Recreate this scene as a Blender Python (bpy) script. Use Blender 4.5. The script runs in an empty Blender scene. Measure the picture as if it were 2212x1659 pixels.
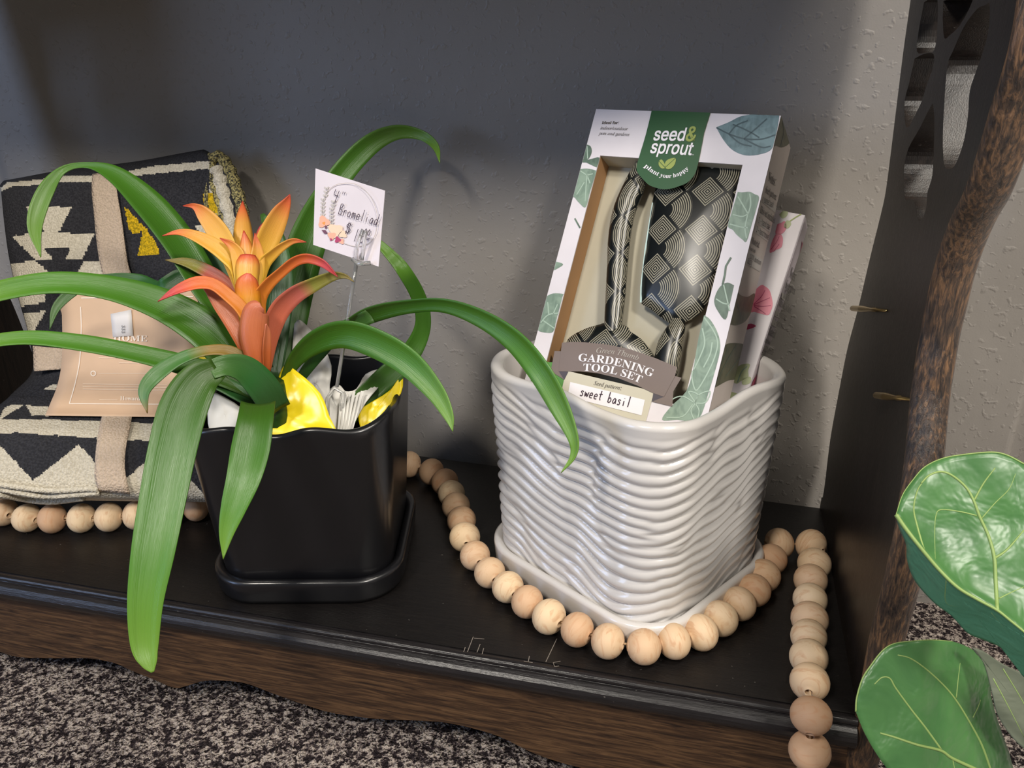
import bpy, bmesh, math, random, os
from mathutils import Vector, Matrix, noise
import numpy as np
random.seed(7)
S = bpy.context.scene
COL = S.collection
# ------------------------------------------------------------------ camera
CX, CY, CZ = 0.0, -0.3385, 0.31404
YAW, PIT, ROL, F = -0.2514, 0.40257, -0.0125, 1760.0
IW, IH = 2212, 1659
def _axes():
    cy, sy = math.cos(YAW), math.sin(YAW)
    f = Vector((sy*math.cos(PIT), cy*math.cos(PIT), -math.sin(PIT)))
    r = Vector((cy, -sy, 0)); u = r.cross(f)
    c, s = math.cos(ROL), math.sin(ROL)
    return c*r+s*u, -s*r+c*u, f
CR, CU, CF = _axes(); CO = Vector((CX, CY, CZ))
cam = bpy.data.cameras.new('camera'); camo = bpy.data.objects.new('camera', cam); COL.objects.link(camo)
cam.sensor_fit = 'HORIZONTAL'; cam.sensor_width = 36; cam.lens = F/IW*36; cam.clip_start = 0.01
M = Matrix((CR, CU, -CF)).transposed().to_4x4(); M.translation = CO; camo.matrix_world = M
S.camera = camo
# ------------------------------------------------------------------ world and light
S.view_settings.view_transform = 'Standard'; S.view_settings.look = 'None'
S.view_settings.gamma = 1.0; S.view_settings.use_curve_mapping = False
S.view_settings.exposure = 0.0
w = bpy.data.worlds.new('room_light'); S.world = w; w.use_nodes = True
w.node_tree.nodes['Background'].inputs[0].default_value = (0.84, 0.82, 0.80, 1)
w.node_tree.nodes['Background'].inputs[1].default_value = 0.21
def area(name, loc, target, sx, sy, power, col):
    l = bpy.data.lights.new(name, 'AREA'); l.shape = 'RECTANGLE'; l.size = sx; l.size_y = sy; l.energy = power; l.color = col
    o = bpy.data.objects.new(name, l); COL.objects.link(o); o.location = loc
    o.rotation_euler = (Vector(target)-Vector(loc)).to_track_quat('-Z', 'Y').to_euler(); return o
area('ceiling_and_fill_light', (-0.55, -1.15, 1.5), (-0.05, 0.1, 0), 0.26, 0.26, 19, (1.0, 0.93, 0.83))
area('ceiling_and_fill_light', (0.95, -1.25, 1.65), (0.0, 0.1, 0), 0.28, 0.28, 29, (1.0, 0.94, 0.86))
area('ceiling_and_fill_light', (0.75, -0.35, 1.9), (0.2, 0.2, 0), 0.5, 0.3, 22, (1.0, 0.93, 0.82))  # added fill for the wall beyond the right panel, no known lamp there
area('window_light', (-2.0, -1.7, 0.8), (-0.1, 0.1, 0.1), 0.6, 1.2, 18, (0.45, 0.62, 1.0))

# ------------------------------------------------------------------ helpers
def ray(px, py): return CF + CR*((px-IW/2)/F) - CU*((py-IH/2)/F)
def pt(px, py, zc): return CO + ray(px, py)*zc
def on_z(px, py, z): d = ray(px, py); return CO + d*((z-CZ)/d.z)
def on_y(px, py, y): d = ray(px, py); return CO + d*((y-CY)/d.y)
def on_x(px, py, x): d = ray(px, py); return CO + d*((x-CX)/d.x)
def zdepth(p): return (Vector(p)-CO).dot(CF)

class NT:
    def __init__(s, name, rough=0.5, spec=0.5, metal=0.0, col=(.5, .5, .5)):
        s.m = bpy.data.materials.new(name); s.m.use_nodes = True; s.t = s.m.node_tree; s.b = s.t.nodes['Principled BSDF']
        s.b.inputs['Roughness'].default_value = rough; s.b.inputs['Metallic'].default_value = metal
        s.b.inputs['Specular IOR Level'].default_value = spec; s.b.inputs['Base Color'].default_value = (*col, 1)
    def n(s, typ, **kw):
        nd = s.t.nodes.new('ShaderNode'+typ)
        for k, v in kw.items():
            if k[0] == '_': setattr(nd, k[1:], v)
            else:
                key = k.replace('__', ' ')
                nd.inputs[key if not key.isdigit() else int(key)].default_value = v
        return nd
    def l(s, a, b): s.t.links.new(a, b)
    def coord(s, kind='Object', scale=(1, 1, 1), rot=(0, 0, 0)):
        c = s.n('TexCoord'); m = s.n('Mapping'); m.inputs['Scale'].default_value = scale; m.inputs['Rotation'].default_value = rot
        s.l(c.outputs[kind], m.inputs[0]); return m.outputs[0]
    def ramp(s, fac, stops, interp='LINEAR'):
        r = s.n('ValToRGB'); r.color_ramp.interpolation = interp; e = r.color_ramp.elements
        while len(e) < len(stops): e.new(0.5)
        for i, (p, c) in enumerate(stops): e[i].position = p; e[i].color = (*c, 1)
        s.l(fac, r.inputs[0]); return r.outputs[0]
    def noise(s, vec, scale, detail=3, rough=0.5, dist=0.0):
        n = s.n('TexNoise'); n.inputs['Scale'].default_value = scale; n.inputs['Detail'].default_value = detail
        n.inputs['Roughness'].default_value = rough; n.inputs['Distortion'].default_value = dist
        if vec is not None: s.l(vec, n.inputs['Vector'])
        return n.outputs[0]
    def bump(s, h, strength, dist, prev=None):
        b = s.n('Bump'); b.inputs['Strength'].default_value = strength; b.inputs['Distance'].default_value = dist
        s.l(h, b.inputs['Height'])
        if prev: s.l(prev, b.inputs['Normal'])
        return b.outputs[0]
    def math(s, op, a, b=None):
        m = s.n('Math', _operation=op)
        for i, v in enumerate((a, b)):
            if v is None: continue
            if isinstance(v, (int, float)): m.inputs[i].default_value = v
            else: s.l(v, m.inputs[i])
        return m.outputs[0]
    def mix(s, fac, a, b):
        m = s.n('Mix', _data_type='RGBA')
        if isinstance(fac, (int, float)): m.inputs[0].default_value = fac
        else: s.l(fac, m.inputs[0])
        for i, v in ((6, a), (7, b)):
            if isinstance(v, tuple): m.inputs[i].default_value = (*v, 1)
            else: s.l(v, m.inputs[i])
        return m.outputs[2]
    def col(s, o): s.l(o, s.b.inputs['Base Color'])
    def nrm(s, o): s.l(o, s.b.inputs['Normal'])
def lin(r, g, b): 
    f = lambda v: ((v/255+0.055)/1.055)**2.4 if v > 10 else v/255/12.92
    return (f(r), f(g), f(b))

def new_obj(name, verts, faces, mat=None, parent=None, smooth=False, uvs=None, mats=None, fmi=None):
    me = bpy.data.meshes.new(name); me.from_pydata([tuple(v) for v in verts], [], faces)
    if mats:
        for m in mats: me.materials.append(m)
        if fmi is not None: me.polygons.foreach_set('material_index', fmi)
    elif mat: me.materials.append(mat)
    if smooth: me.polygons.foreach_set('use_smooth', [True]*len(me.polygons))
    if uvs is not None:
        uv = me.uv_layers.new(name='UVMap'); vi = np.empty(len(me.loops), int); me.loops.foreach_get('vertex_index', vi)
        uv.data.foreach_set('uv', np.array(uvs)[vi].ravel())
    me.update()
    o = bpy.data.objects.new(name, me); COL.objects.link(o)
    if parent:
        o.parent = parent
        o.matrix_parent_inverse = parent.matrix_basis.inverted()
    return o
def recalc(o):
    bm = bmesh.new(); bm.from_mesh(o.data); bmesh.ops.recalc_face_normals(bm, faces=bm.faces); bm.to_mesh(o.data); bm.free(); return o
def empty(name, loc, label=None, cat=None, group=None):
    o = bpy.data.objects.new(name, None); COL.objects.link(o); o.location = loc; o.empty_display_size = 0.02
    if label: o['label'] = label; o['category'] = cat
    if group: o['group'] = group
    return o
def tag(o, label, cat, group=None):
    o['label'] = label; o['category'] = cat
    if group: o['group'] = group
    return o
def struct(o): o['kind'] = 'structure'; return o
def grid_faces(nr, nc, wrap=False):
    f = []
    for i in range(nr-1):
        for j in range(nc if wrap else nc-1):
            k = (j+1) % nc; f.append((i*nc+j, i*nc+k, (i+1)*nc+k, (i+1)*nc+j))
    return f
def solid(o, t, off=-1):
    m = o.modifiers.new('thickness', 'SOLIDIFY'); m.thickness = t; m.offset = off; return o
def bevel(o, w_, seg=2):
    m = o.modifiers.new('bevel', 'BEVEL'); m.width = w_; m.segments = seg; m.limit_method = 'ANGLE'; return o
def box(name, a, b, mat, parent=None, bv=0):
    (x0, y0, z0), (x1, y1, z1) = a, b
    v = [(x, y, z) for z in (z0, z1) for y in (y0, y1) for x in (x0, x1)]
    f = [(0, 2, 3, 1), (4, 5, 7, 6), (0, 1, 5, 4), (2, 6, 7, 3), (0, 4, 6, 2), (1, 3, 7, 5)]
    o = new_obj(name, v, f, mat, parent)
    if bv: bevel(o, bv)
    return o
def catmull(P, n):
    P = [np.array(p, float) for p in P]; P = [2*P[0]-P[1]]+P+[2*P[-1]-P[-2]]; out = []
    for i in range(1, len(P)-2):
        for k in range(n):
            t = k/n; a, b, c, d = P[i-1:i+3]
            out.append(0.5*((2*b)+(-a+c)*t+(2*a-5*b+4*c-d)*t*t+(-a+3*b-3*c+d)*t**3))
    out.append(P[-2]); return out
def tube_vf(pts, rad, n=8, cap=True):
    pts = [Vector(p) for p in pts]; V = []; Fc = []
    if not hasattr(rad, '__len__'): rad = [rad]*len(pts)
    up = Vector((0.13, 0.21, 1)).normalized(); prev = None
    for i, p in enumerate(pts):
        t = (pts[min(i+1, len(pts)-1)]-pts[max(i-1, 0)]).normalized()
        a = t.cross(up) if prev is None else prev-t*prev.dot(t)
        if a.length < 1e-4: a = t.cross(Vector((1, 0, 0)))
        a.normalize(); b = t.cross(a); prev = a
        for k in range(n):
            q = 2*math.pi*k/n; V.append(p+(a*math.cos(q)+b*math.sin(q))*rad[i])
    Fc = grid_faces(len(pts), n, True)
    if cap: Fc.append(tuple(range(n))[::-1]); Fc.append(tuple(range((len(pts)-1)*n, len(pts)*n)))
    return V, Fc
def tube(name, pts, rad, mat, parent=None, n=8):
    V, Fc = tube_vf(pts, rad, n); return new_obj(name, V, Fc, mat, parent, True)
class MB:
    def __init__(s): s.v = []; s.f = []
    def add(s, V, Fc): o = len(s.v); s.v += [tuple(x) for x in V]; s.f += [tuple(i+o for i in f) for f in Fc]
    def build(s, name, mat, parent=None, smooth=False): return new_obj(name, s.v, s.f, mat, parent, smooth)
def extrude_x(name, prof, x0, x1, mat, parent=None, smooth=False):
    n = len(prof); V = [(x0, y, z) for y, z in prof]+[(x1, y, z) for y, z in prof]
    f = [(i, (i+1) % n, n+(i+1) % n, n+i) for i in range(n)]+[tuple(range(n))[::-1], tuple(range(n, 2*n))]
    return recalc(new_obj(name, V, f, mat, parent, smooth))

class Plane:                       # a real flat face; px -> point on it, local 2D -> point
    def __init__(s, O, U, V):
        s.clip = None; s.O = Vector(O); s.U = Vector(U).normalized(); s.V = (Vector(V)-s.U*Vector(V).dot(s.U)).normalized(); s.N = s.U.cross(s.V)
    def uv(s, px, py):
        d = ray(px, py); t = (s.O-CO).dot(s.N)/d.dot(s.N); p = CO+d*t-s.O; return (p.dot(s.U), p.dot(s.V))
    def p(s, u, v, h=0.0): return s.O+s.U*u+s.V*v+s.N*h
    def poly(s, name, pxs, h, mat, parent, uvpts=False):
        q = pxs if uvpts else [s.uv(*a) for a in pxs]
        if s.clip:                   # print ends at the card's own edges
            for ax, lim, sg in ((0, s.clip[0], 1), (0, s.clip[1], -1), (1, s.clip[2], 1), (1, s.clip[3], -1)):
                out = []
                for i in range(len(q)):
                    a, b = q[i-1], q[i]; da, db = (a[ax]-lim)*sg, (b[ax]-lim)*sg
                    if (da >= 0) != (db >= 0): t = da/(da-db); out.append((a[0]+(b[0]-a[0])*t, a[1]+(b[1]-a[1])*t))
                    if db >= 0: out.append(b)
                q = out
            if len(q) < 3: return None
        return new_obj(name, [s.p(a, b, h) for a, b in q], [tuple(range(len(q)))], mat, parent)
FD = os.path.join(bpy.utils.system_resource('DATAFILES'), 'fonts')
def font(nm):
    try: return bpy.data.fonts.load(os.path.join(FD, nm))
    except Exception: return None
F_SANS = font('Inter.woff2'); F_MATH = font('NotoSansMath-Regular.woff2')
def serif(s, style='b'):
    base = {'b': (0x1D400, 0x1D41A), 'i': (0x1D434, 0x1D44E)}[style]; o = ''
    for c in s:
        if style == 'i' and c == 'h': o += '\u210E'
        elif 'A' <= c <= 'Z': o += chr(base[0]+ord(c)-65)
        elif 'a' <= c <= 'z': o += chr(base[1]+ord(c)-97)
        elif style == 'b' and c.isdigit(): o += chr(0x1D7CE+ord(c)-48)
        else: o += c
    return o if F_MATH else s
def text_geo(body, fnt, bold=0.0, res=3, spacing=1.0):
    cu = bpy.data.curves.new('t', 'FONT'); cu.body = body; cu.resolution_u = res; cu.offset = bold; cu.space_character = spacing
    if fnt: cu.font = fnt
    o = bpy.data.objects.new('t', cu); COL.objects.link(o)
    me = bpy.data.meshes.new_from_object(o, depsgraph=bpy.context.evaluated_depsgraph_get())
    V = [(v.co.x, v.co.y) for v in me.vertices]; Fc = [tuple(p.vertices) for p in me.polygons]
    bpy.data.objects.remove(o); bpy.data.curves.remove(cu); return V, Fc
def text_on(pl, name, body, A, B, mat, parent, fnt=F_SANS, M_=None, h=0.0003, ysc=1.0, bold=0.0, shear=0.0):
    V, Fc = text_geo(body, fnt, 0)
    if not V: return None
    if bold:
        V0, F0 = list(V), list(Fc)
        for dx, dy in ((1, 0), (0, 1), (1, 1), (.5, .5)):
            o_ = len(V); V += [(x+dx*bold*2, y+dy*bold*2) for x, y in V0]; Fc += [tuple(i+o_ for i in f) for f in F0]
    x0 = min(v[0] for v in V); x1 = max(v[0] for v in V)
    a = Vector(pl.uv(*A)); b = Vector(pl.uv(*B)); m = Vector(pl.uv(*M_)) if M_ else (a+b)/2
    c = 2*m-(a+b)/2; sc = (b-a).length/(x1-x0)*ysc
    out = []
    nv = len(V0) if bold else len(V)
    for iv, (x, y) in enumerate(V):
        t = (x-x0)/(x1-x0); p = a*(1-t)**2+c*2*t*(1-t)+b*t*t; d = (c-a)*(1-t)+(b-c)*t; d.normalize()
        q = p+Vector((-d.y, d.x))*y*sc+d*y*sc*shear; out.append(pl.p(q.x, q.y, h+0.00003*(iv//nv)))
    return new_obj(name, out, Fc, mat, parent)
def ribbons_on(pl, name, lines, wpx, mat, parent, h=0.0003, uvpts=False, taper=False):
    V = []; Fc = []
    for ln in lines:
        q = [Vector(a) if uvpts else Vector(pl.uv(*a)) for a in ln]; o = len(V)
        if pl.clip: q = [a for a in q if pl.clip[0] < a[0] < pl.clip[1] and pl.clip[2] < a[1] < pl.clip[3]]
        n = len(q)
        if n < 2: continue
        for i, p in enumerate(q):
            d = q[min(i+1, n-1)]-q[max(i-1, 0)]
            if d.length < 1e-9: d = Vector((1, 0))
            d.normalize(); w_ = wpx/2*((1-i/n*0.8) if taper else 1)
            for sgn in (1, -1): r = p+Vector((-d.y, d.x))*w_*sgn; V.append(pl.p(r.x, r.y, h))
        Fc += [(o+2*i, o+2*i+1, o+2*i+3, o+2*i+2) for i in range(n-1)]
    return new_obj(name, V, Fc, mat, parent)

# ------------------------------------------------------------------ materials
def mat_wall(name, c):
    k = NT(name, 0.5, 0.35); v = k.coord()
    n1 = k.noise(v, 190, 2, 0.5, 0.25); n2 = k.noise(v, 30, 3, 0.5); n3 = k.noise(v, 900, 2)
    blob = k.ramp(n1, [(0.58, (0, 0, 0)), (0.72, (1, 1, 1))])
    b = k.bump(blob, 0.3, 0.0012); b = k.bump(n2, 0.25, 0.003, b); b = k.bump(n3, 0.12, 0.0005, b); k.nrm(b)
    k.col(k.mix(k.noise(v, 6, 2), tuple(x*0.95 for x in c), tuple(x*1.05 for x in c))); return k.m
M_WALL = mat_wall('wall_paint', lin(146, 141, 135))
def mat_carpet():
    k = NT('carpet', 0.95, 0.1); v = k.coord()
    n = k.noise(v, 230, 2, 0.5, 0.6); vo = k.n('TexVoronoi'); vo.inputs['Scale'].default_value = 420; k.l(v, vo.inputs['Vector'])
    n4 = k.noise(v, 500, 1, 0.5, 1.0)
    s = k.math('ADD', k.math('MULTIPLY', n, 0.62), k.math('MULTIPLY', n4, 0.38))
    c = k.ramp(s, [(0.44, lin(38, 32, 34)), (0.49, lin(90, 80, 78)), (0.535, lin(146, 135, 128)), (0.62, lin(174, 163, 153))])
    k.col(c); b = k.bump(vo.outputs[0], 1.0, -0.0025); k.nrm(k.bump(s, 1.0, 0.004, b)); return k.m
def mat_blackwood(name, c1, c2, rough, wear=0.0, grain_axis=0):
    k = NT(name, rough, 0.5)
    sc = [90, 90, 90]; sc[grain_axis] = 6; v = k.coord('Object', tuple(sc))
    g = k.noise(v, 6, 5, 0.6, 0.6); c = k.ramp(g, [(0.35, c1), (0.7, c2)]); 
    fine = k.coord('Object', tuple(x*3 for x in sc)); g2 = k.noise(fine, 8, 3)
    sp = k.noise(k.coord(), 420, 1); dust = k.ramp(sp, [(0.76, (0, 0, 0)), (0.79, (1, 1, 1))])
    c = k.mix(k.math('MULTIPLY', dust, 0.22), c, (0.25, 0.23, 0.2)); k.col(c)
    k.l(k.math('ADD', k.math('MULTIPLY', g2, 0.2), rough-0.1), k.b.inputs['Roughness'])
    k.nrm(k.bump(g2, 0.25, 0.0006)); return k.m
M_SHELF = mat_blackwood('black_wood_shelf', lin(11, 9, 9), lin(19, 16, 15), 0.4)
M_PANEL = mat_blackwood('dark_side_wood', lin(20, 16, 14), lin(38, 30, 25), 0.38, grain_axis=2)
M_MOULD = mat_blackwood('black_moulding', lin(20, 18, 19), lin(34, 31, 32), 0.3)
def mat_apron():
    k = NT('brown_oak', 0.5, 0.4); v = k.coord('Object', (7, 60, 110)); g = k.noise(v, 5, 6, 0.65, 0.8)
    k.col(k.ramp(g, [(0.3, lin(30, 19, 13)), (0.47, lin(66, 46, 30)), (0.62, lin(96, 70, 46)), (0.8, lin(112, 86, 60))]))
    k.nrm(k.bump(g, 0.4, 0.001)); return k.m
M_APRON = mat_apron()
def mat_worn():
    k = NT('worn_front_edge', 0.34, 0.5); v = k.coord('Object', (420, 420, 60)); g = k.noise(v, 1.6, 6, 0.7, 0.5); g2 = k.noise(k.coord('Object'), 22, 3)
    s = k.math('ADD', k.math('MULTIPLY', g, 0.7), k.math('MULTIPLY', g2, 0.3))
    k.col(k.ramp(s, [(0.40, lin(36, 31, 30)), (0.5, lin(70, 56, 46)), (0.58, lin(112, 84, 60)), (0.7, lin(150, 116, 86))]))
    k.nrm(k.bump(g, 0.5, 0.0015)); return k.m
M_WORN = mat_worn()
def plain(name, c, rough=0.5, spec=0.4, metal=0.0, nb=None):
    k = NT(name, rough, spec, metal, c); v = k.coord(); n = k.noise(v, 60, 3)
    k.col(k.mix(n, tuple(min(1, x*0.93) for x in c), tuple(min(1, x*1.07) for x in c)))
    if nb: k.nrm(k.bump(k.noise(v, nb[0], 3), nb[1], nb[2]))
    return k.m
M_BRASS = plain('aged_brass', lin(190, 165, 110), 0.3, 0.5, 1.0)
def mat_bead():
    k = NT('raw_wood', 0.6, 0.3); oi = k.n('ObjectInfo'); v = k.n('TexCoord'); va = k.n('VectorMath', _operation='ADD')
    sc = k.n('VectorMath', _operation='SCALE'); sc.inputs['Scale'].default_value = 3.0
    cmb = k.n('CombineXYZ'); k.l(oi.outputs['Random'], cmb.inputs[0]); k.l(oi.outputs['Random'], cmb.inputs[2]); k.l(cmb.outputs[0], sc.inputs[0])
    k.l(v.outputs['Object'], va.inputs[0]); k.l(sc.outputs[0], va.inputs[1])
    mp = k.n('Mapping'); mp.inputs['Scale'].default_value = (1, 1, 3.2); k.l(va.outputs[0], mp.inputs[0])
    g = k.noise(mp.outputs[0], 62, 4, 0.55, 2.2); g2 = k.noise(va.outputs[0], 35, 2)
    base = k.ramp(oi.outputs['Random'], [(0, lin(222, 196, 160)), (0.4, lin(212, 182, 148)), (0.7, lin(202, 166, 132)), (1, lin(192, 154, 122))])
    dark = k.mix(0.5, base, lin(186, 132, 92))
    k.col(k.mix(k.ramp(g, [(0.5, (0, 0, 0)), (0.68, (1, 1, 1))]), base, dark)); k.nrm(k.bump(g2, 0.15, 0.001)); return k.m
M_BEAD = mat_bead()
M_CORD = plain('jute_cord', lin(190, 160, 125), 0.8)
def mat_ceramic(name, c, rough, coat):
    k = NT(name, rough, 0.5, 0, c); v = k.coord(); k.b.inputs['Coat Weight'].default_value = coat; k.b.inputs['Coat Roughness'].default_value = 0.12
    k.nrm(k.bump(k.noise(v, 25, 2), 0.08, 0.002)); n = k.noise(v, 15, 2); k.col(k.mix(n, tuple(x*0.97 for x in c), c)); return k.m
M_WHITE = mat_ceramic('white_glazed_ceramic', lin(207, 203, 199), 0.24, 0.4)
M_BLACK = mat_ceramic('black_satin_ceramic', lin(16, 16, 19), 0.33, 0.25)
def mat_leaf(name, base, light, stops=None):
    k = NT(name, 0.33, 0.5); uv = k.n('UVMap'); sp = k.n('SeparateXYZ'); k.l(uv.outputs[0], sp.inputs[0])
    mp = k.n('Mapping'); mp.inputs['Scale'].default_value = (14, 0.8, 1); k.l(uv.outputs[0], mp.inputs[0])
    st = k.noise(mp.outputs[0], 2.2, 4, 0.6)
    c = k.ramp(sp.outputs[1], stops) if stops else k.mix(sp.outputs[1], base, light)
    d = k.n('HueSaturation'); d.inputs['Value'].default_value = 0.78; k.l(c, d.inputs['Color'])
    k.col(k.mix(st, d.outputs[0], c)); k.b.inputs['Subsurface Weight'].default_value = 0.0
    k.nrm(k.bump(st, 0.25, 0.001)); 
    tr = k.n('BsdfTranslucent'); k.l(c, tr.inputs[0]); mx = k.n('MixShader'); mx.inputs[0].default_value = 0.18
    out = k.t.nodes['Material Output']; k.l(k.b.outputs[0], mx.inputs[1]); k.l(tr.outputs[0], mx.inputs[2]); k.l(mx.outputs[0], out.inputs[0])
    return k.m
G1 = mat_leaf('strap_leaf_green', None, None, [(0, lin(58, 90, 26)), (0.3, lin(64, 114, 30)), (0.7, lin(82, 136, 40)), (1, lin(120, 162, 60))])
G2 = mat_leaf('strap_leaf_deep', None, None, [(0, lin(48, 82, 36)), (0.5, lin(50, 104, 48)), (1, lin(78, 118, 54))])
G3 = mat_leaf('strap_leaf_aging', None, None, [(0, lin(120, 100, 44)), (0.35, lin(150, 122, 58)), (0.5, lin(74, 124, 58)), (0.9, lin(86, 128, 70)), (1, lin(140, 110, 60))])
BY = mat_leaf('bract_yellow', None, None, [(0, lin(244, 182, 34)), (0.4, lin(255, 208, 72)), (0.76, lin(254, 186, 82)), (0.91, lin(246, 128, 70)), (1, lin(214, 74, 60))])
BO = mat_leaf('bract_orange', None, None, [(0, lin(226, 150, 40)), (0.4, lin(236, 140, 56)), (0.7, lin(238, 116, 62)), (0.86, lin(214, 76, 78)), (1, lin(186, 60, 60))])
BP = mat_leaf('bract_coral', None, None, [(0, lin(160, 74, 20)), (0.4, lin(190, 96, 44)), (0.8, lin(212, 122, 80)), (1, lin(216, 124, 92))])
BC_ = mat_leaf('bract_cup', None, None, [(0, lin(150, 110, 20)), (0.35, lin(190, 140, 20)), (0.6, lin(240, 160, 40)), (0.85, lin(240, 130, 60)), (1, lin(240, 110, 90))])
BG = mat_leaf('bract_green_tip', None, None, [(0, lin(190, 96, 50)), (0.4, lin(212, 112, 84)), (0.6, lin(200, 106, 92)), (0.7, lin(152, 150, 66)), (1, lin(142, 122, 62))])
# ------------------------------------------------------------------ setting
ZF = -0.0885; YW = 0.231
floor = struct(new_obj('floor', [(-2.2, -2.2, ZF), (0.232, -2.2, ZF), (0.232, YW, ZF), (-2.2, YW, ZF)], [(0, 1, 2, 3)], mat_carpet()))
XC = 0.212
def wall():
    pr = [(-2.2, YW), (XC-0.006, YW)]
    for i in range(1, 6): a = math.pi/2*i/5; pr.append((XC-0.006+0.006*math.sin(a), YW+0.006*(1-math.cos(a))))
    pr += [(XC, YW+0.008), (XC+0.002, YW+0.009), (XC+0.02, YW+0.011), (XC+0.02, YW+0.12), (-2.2, YW+0.12)]
    n = len(pr); V = [(x, y, ZF-0.01) for x, y in pr]+[(x, y, 1.6) for x, y in pr]
    f = [(i, (i+1) % n, n+(i+1) % n, n+i) for i in range(n)]+[tuple(range(n)), tuple(range(n, 2*n))[::-1]]
    return struct(recalc(new_obj('wall_back', V, f, M_WALL)))
wall()
M_LIGHT = plain('pale_floor', lin(214, 208, 204), 0.4)
struct(box('trim_1', (XC+0.024, YW-0.012, ZF), (XC+0.09, YW+0.11, 1.6), plain('white_trim', lin(226, 222, 218), 0.4), None, 0.003))
def threshold():
    prof = []; x0, x1 = 0.232, 0.282; n = 7
    prof = [(x0, ZF-0.002), (x0, ZF+0.003)]
    for i in range(n):
        a = x0+(x1-x0)*(i+0.6)/n; prof += [(a-0.0012, ZF+0.004), (a-0.0006, ZF+0.0022), (a+0.0006, ZF+0.0022), (a+0.0012, ZF+0.004)]
    prof += [(x1, ZF+0.003), (x1, ZF-0.002)]
    m = len(prof); V = [(x, -1.2, z) for x, z in prof]+[(x, YW-0.013, z) for x, z in prof]
    f = [(i, (i+1) % m, m+(i+1) % m, m+i) for i in range(m)]+[tuple(range(m))[::-1], tuple(range(m, 2*m))]
    return recalc(new_obj('trim_2', V, f, plain('ribbed_brown_strip', lin(118, 92, 84), 0.5)))
struct(threshold())
o = struct(new_obj('floor_tile', [(0.282, -1.2, ZF), (1.4, -1.2, ZF), (1.4, 1.2, ZF), (0.282, 1.2, ZF)], [(0, 1, 2, 3)], M_LIGHT)); o.name = 'floor_pale'
# ------------------------------------------------------------------ display shelf unit
XL, XR = -0.575, 0.0885; T = 0.0135
def yb(x): return 0.206-0.038*x*0.9
unit = empty('display_shelf', ((XL+XR)/2, 0.1, ZF), 'black and brown carved wooden display shelf unit standing against the grey wall', 'shelf')
def board(name, x0, x1, z0, z1, mat, yf=0.004):
    V = [(x0, yf, z0), (x1, yf, z0), (x1, yb(x1), z0), (x0, yb(x0), z0), (x0, yf, z1), (x1, yf, z1), (x1, yb(x1), z1), (x0, yb(x0), z1)]
    f = [(0, 3, 2, 1), (4, 5, 6, 7), (0, 1, 5, 4), (1, 2, 6, 5), (2, 3, 7, 6), (3, 0, 4, 7)]
    return new_obj(name, V, f, mat, unit)
board('shelf_board', XL, XR, -0.016, 0.0, M_SHELF)
board('upper_shelf_board', XL, XR, 0.43, 0.448, M_SHELF, -0.005)
prof = [(0.004, -0.0006), (0.0012, 0.0), (-0.0004, -0.0002), (-0.0012, -0.0012), (-0.0014, -0.0024), (-0.0006, -0.0030), (-0.0006, -0.0036), (-0.0020, -0.0040),
        (-0.0040, -0.0050), (-0.0056, -0.0066), (-0.0064, -0.0088), (-0.0062, -0.0112), (-0.0050, -0.0136), (-0.0030, -0.0154), (0.0, -0.0164), (0.004, -0.0166)]
mo = extrude_x('edge_moulding', prof, XL, XR, M_MOULD, unit); bevel(mo, 0.0004, 2)
ap = [(-30, 1400), (0, 1408), (44, 1420), (127, 1422), (190, 1422), (247, 1432), (285, 1449), (332, 1468), (377, 1486), (405, 1481), (449, 1470), (522, 1474), (585, 1496), (660, 1523), (723, 1541), (818, 1553), (913, 1557), (976, 1563), (1071, 1588), (1150, 1626), (1214, 1648), (1261, 1660)]
apo = [on_y(x, y, 0.004) for x, y in ap]; xz = [(p.x, p.z) for p in catmull([tuple(q) for q in apo], 3) for p in [Vector(p)]]
xz = [(XL, -0.062)]+[q for q in xz if q[0] > XL+0.01]+[(-0.045, ZF+0.004), (-0.02, ZF+0.004), (XR, ZF+0.004)]
n = len(xz); V = []; 
for y in (0.004, 0.02): V += [(x, y, z) for x, z in xz]+[(x, y, -0.0166) for x, z in xz]
f = [(i, i+1, n+i+1, n+i) for i in range(n-1)]+[(2*n+i+1, 2*n+i, 3*n+i, 3*n+i+1) for i in range(n-1)]+[(i+1, i, 2*n+i, 2*n+i+1) for i in range(n-1)]+[(0, n, 3*n, 2*n), (n-1, 2*n-1, 4*n-1, 3*n-1)]
recalc(new_obj('scalloped_apron', V, f, M_APRON, unit))
# side panel with pierced tracery: one closed outline in (y, z) with holes, extruded in x
FR = [(0.012, ZF), (0.004, -0.06), (0.006, -0.04), (0.003, -0.013), (0.0055, 0.0276), (0.0062, 0.0451), (0.0045, 0.0631), (0.0022, 0.0804), (0.001, 0.0976), (0.001, 0.1128), (0.0065, 0.1406), (0.0125, 0.1556), (0.0179, 0.1691), (0.0202, 0.1815), (0.0225, 0.1944), (0.0218, 0.2083), (0.0207, 0.2216), (0.0165, 0.2354), (0.0086, 0.2487), (0.0, 0.2582), (-0.0053, 0.2679), (-0.009, 0.2784), (-0.0125, 0.2905), (-0.017, 0.302), (-0.0185, 0.3116), (-0.0165, 0.3232), (-0.010, 0.345), (-0.006, 0.38), (-0.006, 0.45)]
BK = [(0.206, ZF), (0.206, 0.0), (0.203, 0.006), (0.2006, 0.0122), (0.2012, 0.0238), (0.2044, 0.0362), (0.2075, 0.0568), (0.2040, 0.086), (0.1980, 0.1211), (0.1890, 0.1422), (0.1805, 0.1608), (0.1700, 0.192), (0.1600, 0.2171), (0.1560, 0.2316), (0.1590, 0.2501), (0.1640, 0.2716), (0.1715, 0.3038), (0.1749, 0.3296), (0.18, 0.36), (0.182, 0.45)]
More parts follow.
